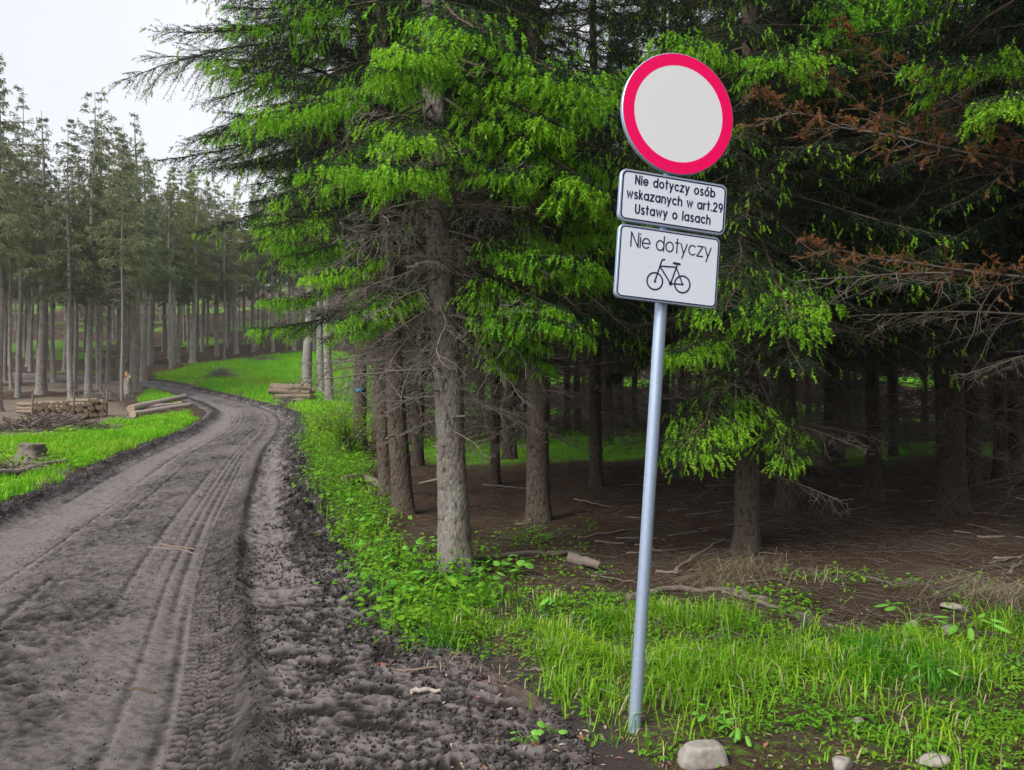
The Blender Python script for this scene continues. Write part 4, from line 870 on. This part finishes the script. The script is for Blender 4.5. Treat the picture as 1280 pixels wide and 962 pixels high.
p = G(40, 576); stump("tree_stump", p, .22, .34, "old grey weathered stump among bark litter at left", 5)
p = G(160, 499); s_ = stump("broken_stump", p, .20, .95, "snapped tree stump with torn orange wood, at the foot of a spruce", 6, 'torn')
def stick(pts, r, label, m, name="fallen_branch", cat="branch", group=None, sides=7, lift=None):
    P = np.array([G(*q) for q in pts]); 
    for q in P: q[2] = surf(q[0], q[1]) + (lift if lift is not None else r * .55)
    o0 = P.mean(0); n = 10; t = np.linspace(0, 1, n); idx = t * (len(P) - 1); Q = np.array([lerp_path(P, tt)[0] for tt in t]) - o0; rs = np.random.default_rng(abs(int(pts[0][0]))); Q += rs.normal(0, r * (.35 if r < .04 else .07), Q.shape)
    g = Geo(); tube(g, Q, np.linspace(r, r * .6, n), sides, 0, True); return tag(ob(name, g.mesh(name, m), None, tuple(o0)), label, cat, group)
stick([(-25, 600), (20, 598), (50, 588), (83, 582)], .085, "rotting fallen branch with a dark underside on the left bank", M['rot'], lift=.10)
stick([(2, 575), (30, 570)], .035, "pale stick left of the old stump", M['log_pale'])
stick([(785, 752), (850, 738), (905, 738), (960, 752)], .035, "long grey branch lying behind the tall grass right of the post", M['rot'])
stick([(905, 742), (1000, 768), (1040, 782)], .022, "thin brown branch in the tall grass right of the post", M['rot'])
stick([(590, 702), (650, 694), (720, 692)], .035, "mossy fallen branch right of the grey trunk's foot", M['rot'])
stick([(845, 722), (905, 682)], .02, "thin pale stick slanting up on the needle floor", M['rot'], lift=.08)
stick([(430, 605), (455, 600), (478, 610)], .10, "short thick dead log lying left of the leaning trunk pair", M['rot'], cat="log", name="fallen_log")
stick([(185, 688), (222, 689), (250, 692)], .015, "brown stick lying across the middle of the road", M['rot'])
stick([(200, 684), (245, 687)], .012, "thinner stick just beyond the brown stick on the road", M['log_bark'])
stick([(160, 861), (192, 863)], .012, "small dark twig on the lower left of the road", M['twig_dark'])
stick([(515, 876), (550, 879)], .016, "short pale stick on the churned mud", M['log_pale'], lift=.022)
stick([(560, 806), (600, 800), (545, 852)][:2], .008, "fine twig on the road edge below the grass", M['rot'])
stick([(492, 850), (545, 848)], .010, "thin twig on the churned mud above the pale stick", M['log_bark'])
stick([(678, 838), (655, 838)], .012, "short dark twig at the grass edge left of the post", M['rot'])
stick([(675, 905), (690, 922), (700, 935)], .008, "thin bent twig near the bottom left of the post", M['rot'])
for i in range(44):
    r = np.random.default_rng(900 + i); px, py = r.uniform(600, 1270), r.uniform(600, 730); d = r.uniform(20, 75); a = r.normal(0, .5)
    stick([(px, py), (px + d * math.cos(a), py + d * math.sin(a) * .35)], r.uniform(.008, .02), "thin dead stick lying on the brown needle floor of the wood", M['rot'], "fallen_stick", "stick", "dead sticks on the needle floor", 5)
def lump(name, p, dims, m, label, cat, seed, rot=0.0, group=None, sink=.25, boxy=False):
    rng = np.random.default_rng(seed); ng, nr = 28, 18; th = np.arange(ng) * 2 * PI / ng; ph = np.linspace(-PI / 2, PI / 2, nr); T_, P_ = np.meshgrid(th, ph)
    d = np.stack([np.cos(P_) * np.cos(T_), np.cos(P_) * np.sin(T_), np.sin(P_)], -1)
    pl_ = nrm(rng.normal(size=(9, 3))); of = rng.uniform(.62, .95, 9)
    if boxy: pl_ = nrm(np.array([(1, 0, .15), (-1, .1, .25), (0, 1, 0), (.1, -1, .12), (.05, .05, 1), (0, 0, -1), (.8, -.6, .6), (-.8, -.5, .7), (-.6, .7, .6)])); of = np.array([.66, .74, .66, .60, .50, .66, .74, .80, .80]) * rng.uniform(.93, 1.07, 9)
    r = (np.sum((np.maximum(d @ pl_.T, 0) / of) ** 40, -1) + 1.1 ** -40) ** (-1 / 40); r = r * (1 + .07 * (fb2(d[..., 0] * 4 + seed, d[..., 1] * 4 + d[..., 2] * 5, 3, seed) - .5)); V = d * np.minimum(r, 1.15)[..., None] * np.array(dims) / 2
    i = np.arange(nr - 1)[:, None] * ng; j = np.arange(ng)[None]; k = (j + 1) % ng; g = Geo(); g.quad(V.reshape(-1, 3), np.stack([i + j, i + k, i + ng + k, i + ng + j], -1).reshape(-1, 4))
    z = surf(p[0], p[1]) + dims[2] * (.5 - sink); return tag(ob(name, g.mesh(name, m, True), None, (p[0], p[1], z), (rng.normal(0, .1), rng.normal(0, .1), rot)), label, cat, group)
lump("stone", G(881, 958), (.27, .18, .16), M['stone'], "large pale angular stone in front of the post at the bottom edge", "stone", 3, .12, sink=.16, boxy=True)
lump("stone", G(1052, 964), (.10, .08, .09), M['stone'], "rounded tan stone at the bottom edge, right of the large pale stone", "stone", 4, .4)
lump("stone", G(1166, 957), (.14, .09, .06), M['stone'], "flat pale stone at the bottom right corner", "stone", 5, -.2)
lump("stone", G(1141, 785), (.10, .08, .085), M['stone'], "white stone beside the dock leaves at right", "stone", 6, .3)
lump("stone", G(1186, 793), (.14, .10, .09), M['stone'], "greyish pink stone right of the white one", "stone", 7, .9)
lump("stone", G(1013, 806), (.06, .05, .04), M['stone'], "small grey pebble on the bare soil right of the tall grass", "stone", 8)
lump("stone", G(1073, 903), (.05, .04, .035), M['stone'], "small white pebble in the grass at lower right", "stone", 9)
lump("stone", G(1195, 762), (.22, .16, .06), M['stone'], "flat grey stone half buried at the wood's edge at right", "stone", 10)
lump("bark_piece", G(580, 890), (.17, .09, .025), M['redbark'], "reddish flake of bark lying on the mud", "bark", 11, .5)
lump("bark_piece", G(640, 893), (.08, .05, .03), M['log_pale'], "small pale wood chip right of the reddish bark flake", "bark", 12, .5)
lump("bark_piece", G(670, 935), (.10, .06, .03), M['redbark'], "small orange bark chip at the bottom left of the post", "bark", 13, 1.2)
lump("bark_piece", G(725, 925), (.07, .05, .04), M['redbark'], "brown curled bark chip just left of the post's foot", "bark", 14, 1.2)
lump("bark_piece", G(478, 838), (.12, .04, .03), M['redbark'], "reddish sliver of wood in the churned mud", "bark", 15, .1)
cs = stick([(712, 704), (750, 714)], .065, "short sawn log with moss and a pale cut end on the needle floor", [M['rot'], M['log_end']][0], "sawn_log", "log", None, 12, .06)
g = Geo(); v = [tuple(q.co) for q in cs.data.vertices[9 * 12:10 * 12]]; c = np.mean(v, 0); d = nrm(c - np.mean([tuple(q.co) for q in cs.data.vertices[8 * 12:9 * 12]], 0)); g.tri(np.vstack([np.array(v) + d * .004, c + d * .004]), np.stack([np.arange(12), (np.arange(12) + 1) % 12, np.full(12, 12)], -1)); ob("cut_end", g.mesh("cut_end", M['log_pale']), cs)

# ------------------------------------------------------------------ grass, weeds, litter
def blades(g, x, y, z, h, w, rng, m=0, bend=.5, az=None):
    n = len(x); a = rng.uniform(0, 2 * PI, n) if az is None else az; d = np.c_[np.cos(a), np.sin(a), np.zeros(n)]; s = np.c_[-np.sin(a), np.cos(a), np.zeros(n)] * (w / 2)[:, None]; b = np.abs(rng.normal(bend, .45, n))
    P = np.c_[x, y, z]; k1 = P + d * (h * .18 * b)[:, None] + np.array((0, 0, 1.)) * (h * .55)[:, None]; k2 = P + d * (h * .62 * b)[:, None] + np.array((0, 0, 1.)) * (h * (1 - .32 * np.minimum(b, 2.3)))[:, None]
    V = np.stack([P - s, P + s, k1 - s * .8, k1 + s * .8, k2], 1).reshape(-1, 3); o = np.arange(n)[:, None] * 5
    g.tri(V, np.concatenate([o + np.array((0, 1, 3)), o + np.array((0, 3, 2)), o + np.array((2, 3, 4))], 0), m)
def leaves(g, P, D, L, W, rng, m=0):
    n = len(P); s = nrm(np.cross(D, np.array((0, 0, 1.)) + rng.normal(0, .25, (n, 3)))) * (np.asarray(W) / 2).reshape(-1, 1); up_ = np.cross(s, D); L = np.asarray(L).reshape(-1, 1); m1 = P + D * L * .45 + nrm(up_) * L * .05
    V = np.stack([P, m1 - s, P + D * L + np.array((0, 0, -.12)) * L, m1 + s, P + D * L * .5 - nrm(up_) * L * .03], 1).reshape(-1, 3); o = np.arange(n)[:, None] * 5
    g.tri(V, np.concatenate([o + np.array((0, 1, 4)), o + np.array((1, 2, 4)), o + np.array((2, 3, 4)), o + np.array((3, 0, 4))], 0), m)
def herbs(g, x, y, z, rng, k, h, L, m=0):
    n = len(x); rep = np.repeat(np.arange(n), k); a = rng.uniform(0, 6.28, len(rep)); rr = rng.uniform(.2, 1, len(rep)) * h[rep] * .8
    P = np.c_[x[rep] + np.cos(a) * rr, y[rep] + np.sin(a) * rr, z[rep] + h[rep] * rng.uniform(.15, 1, len(rep))]; D = nrm(np.c_[np.cos(a), np.sin(a), rng.normal(-.05, .35, len(rep))]); LL = L[rep] * rng.uniform(.6, 1.2, len(rep)); leaves(g, P, D, LL, LL * rng.uniform(.5, .8, len(rep)), rng, m)
def mixed_blades(g, x, y, z, h, w, rng, bend=.6):
    c = fb2(x * 1.3, y * 1.3, 2, 98) + rng.normal(0, .14, len(x)); k = np.digitize(c, (.42, .62)); k[rng.random(len(x)) < .06] = 3
    for m in range(4): q = k == m; blades(g, x[q], y[q], z[q], h[q], w[q], rng, m, bend)
GM = [M['grass'], M['grass_light'], M['grass_deep'], M['grass_dry']]
def rnd_in(poly, n, rng):
    p = np.array(poly); lo, hi = p.min(0), p.max(0); x = rng.uniform(lo[0], hi[0], n * 4); y = rng.uniform(lo[1], hi[1], n * 4); k = inpoly(x + .9 * (fb2(x * 1.1, y * 1.1, 3, 150) - .5) + rng.normal(0, .06, n * 4), y + 1.0 * (fb2(x * 1.1, y * 1.1, 3, 151) - .5) + rng.normal(0, .10, n * 4), poly); return x[k][:n], y[k][:n]
def surf_v(x, y):
    z = H(x, y) - .30 * sst(0, .6, road_in(x, y)); r = np.where(road_in(x, y) > 0)[0]
    for i in r: z[i] = road_z(x[i], y[i])
    return z - .01
rng = np.random.default_rng(21)
MAIN = plan([(500, 765), (560, 738), (640, 742), (730, 752), (800, 750), (900, 752), (980, 790), (1080, 806), (1180, 795), (1340, 770), (1340, 1010), (1150, 1010), (1000, 935), (900, 935), (830, 935), (760, 930), (690, 880), (640, 842), (585, 828), (520, 800)])
STRIP = plan([(384, 515), (378, 560), (398, 600), (408, 645), (430, 695), (462, 745), (500, 792), (540, 812), (600, 770), (640, 742), (590, 722), (530, 715), (500, 660), (475, 632), (468, 600), (458, 560), (430, 520)])
def keep(x, y, thr, rng, sc=1.3, seed=90, lo=.30, hi=.55): return rng.random(len(x)) < thr + (1 - thr) * sst(lo, hi, fb2(x * sc, y * sc, 3, seed))
g = Geo(); x, y = rnd_in(MAIN, 40000, rng); k = keep(x, y, .05, rng, 2.8, 90, .40, .66) & (rng.random(len(x)) < .22 + .78 * sst(4.0, 4.75, y - .35 * fb2(x * 1.4, y * 1.4, 2, 92))); x, y = x[k], y[k]; tall = sst(.4, .75, fb2(x * .9 + 5, y * .9, 2, 91)); tall = np.maximum(tall, bump(x, 1.45, .55) * bump(y, 5.6, .6) * 1.9)
mixed_blades(g, x, y, surf_v(x, y), (.04 + .14 * tall) * rng.uniform(.25, 1.5, len(x)), rng.uniform(.0035, .0100, len(x)), rng, 1.25)
x, y = rnd_in(STRIP, 9000, rng); k = keep(x, y, .25, rng); x, y = x[k], y[k]; mixed_blades(g, x, y, surf_v(x, y), rng.uniform(.08, .28, len(x)), rng.uniform(.006, .011, len(x)), rng, .8)
tag(ob("verge_grass", g.mesh("verge_grass", GM)), "bright green grass on the verge around the sign post", None, None, "stuff")
g = Geo(); x, y = rnd_in(MAIN, 4600, rng); k = keep(x, y, .10, rng, 2.0, 93, .42, .62); x, y = x[k], y[k]; herbs(g, x, y, surf_v(x, y), rng, 7, rng.uniform(.03, .12, len(x)), rng.uniform(.018, .04, len(x)))
x, y = rnd_in(STRIP, 4200, rng); k = keep(x, y, .45, rng, 1.1, 94); x, y = x[k], y[k]; herbs(g, x, y, surf_v(x, y), rng, 9, rng.uniform(.08, .36, len(x)), rng.uniform(.035, .085, len(x)))
x, y = rnd_in(plan([(560, 700), (640, 660), (740, 650), (760, 745), (640, 745)]), 160, rng); herbs(g, x, y, surf_v(x, y), rng, 7, rng.uniform(.04, .14, len(x)), rng.uniform(.025, .06, len(x)))
x, y = rnd_in(plan([(900, 735), (1000, 712), (1280, 720), (1280, 770), (1100, 785), (980, 770)]), 420, rng); k = keep(x, y, .1, rng, 1.5, 99, .45, .6); x, y = x[k], y[k]; herbs(g, x, y, surf_v(x, y), rng, 7, rng.uniform(.04, .12, len(x)), rng.uniform(.025, .06, len(x)))
tag(ob("verge_weeds", g.mesh("verge_weeds", M['herb'])), "low broad-leaved weeds along the road verge", None, None, "stuff")
g = Geo()
for poly, n, hh, ww in ((MEADOW_LEFT, 46000, (.08, .24), (.010, .022)), (MEADOW_LEFT2, 9000, (.10, .30), (.014, .03)), (CLEARING, 60000, (.12, .38), (.016, .036))):
    x, y = rnd_in(poly, n, rng); ok = (road_in(x, y) < -.1); x, y = x[ok], y[ok]; k = keep(x, y, .55, rng, .8, 95); x, y = x[k], y[k]; hv = rng.uniform(*hh, len(x)) * (.5 + fb2(x * .6, y * .6, 2, 155)); q = fb2(x * .5, y * .5, 3, 156) + rng.normal(0, .12, len(x)) > .56
    for m, qq in ((0, ~q), (1, q)): blades(g, x[qq], y[qq], H(x[qq], y[qq]) - .01, hv[qq], rng.uniform(*ww, qq.sum()), rng, m, .7)
tag(ob("meadow_grass", g.mesh("meadow_grass", [M['meadow'], M['grass_light']])), "bright green grass of the clearing on both sides of the road bend", None, None, "stuff")
g = Geo()
for poly, n in ((MEADOW_LEFT, 900), (CLEARING, 2200)):
    x, y = rnd_in(poly, n, rng); ok = road_in(x, y) < -.2; x, y = x[ok], y[ok]; k = keep(x, y, .1, rng, .7, 97, .45, .6); x, y = x[k], y[k]; herbs(g, x, y, H(x, y), rng, 8, rng.uniform(.12, .32, len(x)), rng.uniform(.07, .14, len(x)))
for cx, cyy, rx, ry, n in ((6.5, 25, 3.2, 4.5, 700), (.5, 23, 3.4, 4, 600), (2.5, 33, 5, 5, 600), (12, 30, 5, 5, 500)):
    a = rng.uniform(0, 6.28, n); f = np.sqrt(rng.random(n)); x = cx + rx * f * np.cos(a); y = cyy + ry * f * np.sin(a); herbs(g, x, y, H(x, y), rng, 8, rng.uniform(.12, .4, n), rng.uniform(.05, .12, n))
tag(ob("woodland_herbs", g.mesh("woodland_herbs", M['herb'])), "leafy green undergrowth in the clearing and the glades", None, None, "stuff")
def tuft(px, py, n, h, label, spread=.25, az=None):
    p = G(px, py); g = Geo(); x = rng.normal(0, spread, n); y = rng.normal(0, spread * .6, n); z = np.array([surf(p[0] + a, p[1] + b) for a, b in zip(x, y)]) - p[2]
    blades(g, x, y, z, rng.uniform(.4, 1.2, n) * h, rng.uniform(.003, .006, n), rng, 0, 1.9, None if az is None else rng.normal(az, .6, n)); o = ob("straw", g.mesh("straw", M['grass_dry']), empty("dry_grass_tuft", tuple(p), label, "grass tuft", "dry grass tufts")); o["kind"] = "stuff"
tuft(930, 718, 260, .34, "pale straw tuft at the foot of the pale-footed spruce", .22, 3.6); tuft(905, 735, 160, .26, "low pale straw just in front of the pale-footed spruce", .22, 3.6); tuft(1015, 725, 60, .22, "small pale straw tuft right of the pale-footed spruce", .2)
tuft(1255, 752, 320, .34, "reddish dry grass tuft at the right edge of the picture", .35, 3.3); tuft(560, 770, 30, .16, "dry grass wisps left of the grey trunk's foot", .2); tuft(610, 838, 60, .10, "pale dead grass at the road edge left of the post", .25)
# broad-leaved plants: each leaf a part
LEAF = []
for k in range(3):
    r = np.random.default_rng(500 + k); a = np.linspace(0, 2 * PI, 15)[:-1]; rad = .5 * (1 - .28 * np.cos(a / 2) ** 8) * (1 + .05 * r.normal(size=14)); V = np.c_[.5 - rad * np.cos(a), rad * .9 * np.sin(a), -.14 * (np.abs(np.sin(a)) * .3 + (.5 - rad * np.cos(a)) ** 2)]; V = np.vstack([V, V * (.5, .5, .5) + (.25, 0, .03), (.5, 0, .02)])
    i = np.arange(14); kk = (i + 1) % 14; g = Geo(); g.quad(V[:28], np.stack([i, kk, kk + 14, i + 14], -1)); g.tri(V[14:], np.stack([i, kk, np.full(14, 14)], -1)); LEAF.append(g.mesh("leaf", M['leaf_big']))
def leafy_plant(px, py, n, h, size, label, group, seed, name="broadleaf_plant", narrow=1.0):
    r = np.random.default_rng(seed); p = G(px, py); p[2] = surf(p[0], p[1]); e = empty(name, tuple(p), label, "plant", group); g = Geo()
    for k in range(n):
        a = r.uniform(0, 6.28); rr = r.uniform(.2, 1) * h * .8; q = np.array((rr * math.cos(a), rr * math.sin(a), h * r.uniform(.35, 1))); tube(g, [(0, 0, -.02), q * (.35, .35, .7), q], [.004, .003, .002], 3)
        s = size * r.uniform(.55, 1.2); ob("leaf", LEAF[r.integers(3)], e, tuple(q), (r.normal(0, .25), r.normal(.15, .3), a + r.normal(0, .4)), (s, s * narrow, s))
    ob("stems", g.mesh("stems", M['herb']), e)
spots = [(470, 705), (488, 690), (505, 708), (478, 728), (500, 735), (522, 700), (518, 725), (540, 735), (492, 752), (455, 690), (545, 712), (575, 728), (600, 722), (622, 716), (640, 722), (512, 765), (485, 712), (535, 690), (610, 735), (440, 662), (452, 640), (435, 625), (465, 665), (425, 590), (445, 605), (530, 750), (560, 742), (648, 712)]
for i, (px, py) in enumerate(spots):
    leafy_plant(px, py, 7, .17 if py > 680 else .22, .10, "round-leaved green plant among many alike around the grey trunk's foot", "round-leaved plants by the grey trunk", 600 + i)
leafy_plant(1140, 790, 6, .20, .16, "upright dock plant with long leaves beside the white stone", None, 700, "dock_plant", .45); leafy_plant(1205, 800, 7, .18, .13, "dock plant with pointed leaves at the right, near the pinkish stone", None, 701, "dock_plant", .45)
leafy_plant(1165, 852, 10, .12, .13, "bluish thistle-like rosette in the grass at lower right", None, 702, "rosette_plant", .3); leafy_plant(690, 760, 5, .12, .09, "single round-leaved plant in the grass left of the post", None, 703)
leafy_plant(655, 940, 6, .06, .035, "tiny green seedling on the mud at the bottom", None, 704, "seedling"); leafy_plant(690, 925, 6, .07, .045, "small seedling beside the bent twig", None, 705, "seedling"); leafy_plant(890, 912, 9, .09, .05, "lobed-leaved plant just right of the post's foot", None, 706); leafy_plant(925, 925, 11, .10, .10, "feathery green plant above the large pale stone", None, 707, "fern_plant", .35)
# leafy bush at the road bend
def bush(px, py, h, w, n, label, seed):
    r = np.random.default_rng(seed); p = G(px, py); e = empty("leafy_bush", tuple(p), label, "bush"); gs = Geo(); gl = Geo(); P = []; D = []
    for k in range(26):
        a = r.uniform(0, 6.28); f = r.uniform(.2, 1); top = np.array((w * f * math.cos(a), w * f * math.sin(a), h * r.uniform(.55, 1.05) * (1 - .35 * f ** 2))); q = np.array([(0, 0, -.05), top * (.25, .25, .4), top * (.65, .65, .75), top]) + np.vstack([np.zeros(3), r.normal(0, .04, (3, 3))]); tube(gs, q, np.linspace(.011, .003, 4), 4)
        for j in range(n):
            c, tn = lerp_path(q, r.uniform(.3, 1)); P.append(c + r.normal(0, .12, 3)); D.append(nrm(np.array((r.normal(), r.normal(), r.normal(-.15, .4)))))
    L = r.uniform(.04, .085, len(P)); leaves(gl, np.array(P), np.array(D), L, L * .6, r); ob("stems", gs.mesh("stems", M['twig_dark']), e); o = ob("foliage", gl.mesh("foliage", M['bush']), e); o["kind"] = "stuff"
bush(432, 566, 1.25, .95, 90, "yellow-green leafy bush on the verge in front of the dark spruce", 1); bush(404, 545, .75, .7, 60, "lower leafy bush nearest the road bend", 2); bush(458, 520, 1.0, .8, 50, "leafy bush farther back behind the dark spruce", 3)
# needle-floor litter, mud crumbs
g = Geo(); n = 7000; y = 5.0 + 16 * rng.random(n) ** 1.5; px = rng.uniform(470, 1330, n); x = (px - 640) / F * y; ok = road_in(x, y) < -.3; x, y = x[ok], y[ok]; z = H(x, y)
for a, b, c in zip(x, y, z):
    l = rng.uniform(.05, .35); t = rng.uniform(0, 6.28); d = np.array((math.cos(t), math.sin(t), rng.normal(.04, .10))) * l; tube(g, [(a, b, c + .008), np.array((a, b, c + .016)) + d * .5 + rng.normal(0, .015, 3), np.array((a, b, c + .010)) + d], [.0035, .003, .0015], 3)
tag(ob("forest_litter", g.mesh("forest_litter", M['twig_in'])), "dead twigs littering the needle floor", None, None, "stuff")
g = Geo()
for poly, n in ((plan([(540, 800), (640, 835), (700, 870), (770, 1000), (600, 1000), (480, 850)]), 420), (plan([(690, 860), (900, 900), (1300, 880), (1300, 1000), (740, 1000)]), 500), (plan([(800, 750), (1290, 760), (1290, 810), (980, 800)]), 420), (plan([(590, 690), (900, 690), (900, 745), (600, 735)]), 350)):
    x, y = rnd_in(poly, n, rng); z = surf_v(x, y) + .012; n = len(x); a = rng.uniform(0, 6.28, n); D_ = np.c_[np.cos(a), np.sin(a), rng.normal(0, .2, n)]
    s_q = rng.random(n); L_ = rng.uniform(.012, .05, n)
    for m in range(3): q = (s_q * 3).astype(int) == m; leaves(g, np.c_[x, y, z][q], D_[q], L_[q], L_[q] * rng.uniform(.15, .5, q.sum()), rng, m)
tag(ob("wood_chips", g.mesh("wood_chips", [M['rot'], M['redbark'], M['grass_dry']])), "scattered bark chips, dead leaves and pale splinters on the soil", None, None, "stuff")
def crumbs(n, ulo, uhi, ymax, rlo, rhi, ms, seed, thr):
    r_ = np.random.default_rng(seed); y = 3.3 + (ymax - 3.3) * r_.random(n) ** 1.5; uu = r_.uniform(ulo, uhi, n); x = xL(y) + uu * (xR(y) - xL(y)); k = fb2(x * 2.2, y * 2.2, 3, seed) > thr; x, y = x[k], y[k]; uu = uu[k]; n = len(x)
    z = ROADZ[np.clip(np.searchsorted(ys, y), 0, nv - 1), np.clip(np.searchsorted(us, uu), 0, nu - 1)]; r = rlo + (rhi - rlo) * r_.random(n) ** 2.5
    B = np.array([(1, 0, 0), (-1, 0, 0), (0, 1, 0), (0, -1, 0), (0, 0, .8), (0, 0, -.8)]); T = np.array([(0, 2, 4), (2, 1, 4), (1, 3, 4), (3, 0, 4), (2, 0, 5), (1, 2, 5), (3, 1, 5), (0, 3, 5)])
    Rm = np.linalg.qr(r_.normal(size=(n, 3, 3)))[0]; V = np.einsum('vk,nkj->nvj', B, Rm) * r_.uniform(.5, 1.4, (n, 6, 1)) * r[:, None, None] + np.stack([x, y, z + r * .35], -1)[:, None]
    mi = r_.integers(0, len(ms), n)
    for m in range(len(ms)): q = mi == m; c = q.sum(); g.tri(V[q].reshape(-1, 3), (np.arange(c)[:, None, None] * 6 + T).reshape(-1, 3), m)
g = Geo(); MC = [M['soil_clod'], M['soil_dark'], M['grit']]
crumbs(15000, .76, 1.03, 10, .003, .017, (0, 1), 301, .40); crumbs(7000, .30, .62, 10, .003, .010, (0, 1), 302, .52); crumbs(5000, .0, 1.0, 9, .002, .006, (0, 1, 2), 303, .2); crumbs(2500, .73, .78, 9, .003, .012, (0, 1), 304, .3)
crumbs(5000, -.02, .10, 22, .006, .03, (0, 1), 305, .35); crumbs(5000, .90, 1.02, 20, .006, .026, (0, 1), 306, .35)
tag(ob("mud_crumbs", g.mesh("mud_crumbs", MC, False)), "loose crumbs of dark soil on the road", None, None, "stuff")

# ------------------------------------------------------------------ haze
def haze_mat(nt, out):
    v = N(nt, "ShaderNodeVolumePrincipled"); v.inputs["Color"].default_value = (.93, .95, .98, 1); v.inputs["Density"].default_value = .0006; v.inputs["Anisotropy"].default_value = .1
    nt.links.new(v.outputs[0], out.inputs["Volume"])
g = Geo(); box(g, (-440, -75, -1.6), (440, 620, 46)); tag(ob("haze", g.mesh("haze", mat("haze_air", haze_mat), False)), "thin pale mist in the air", None, None, "stuff")
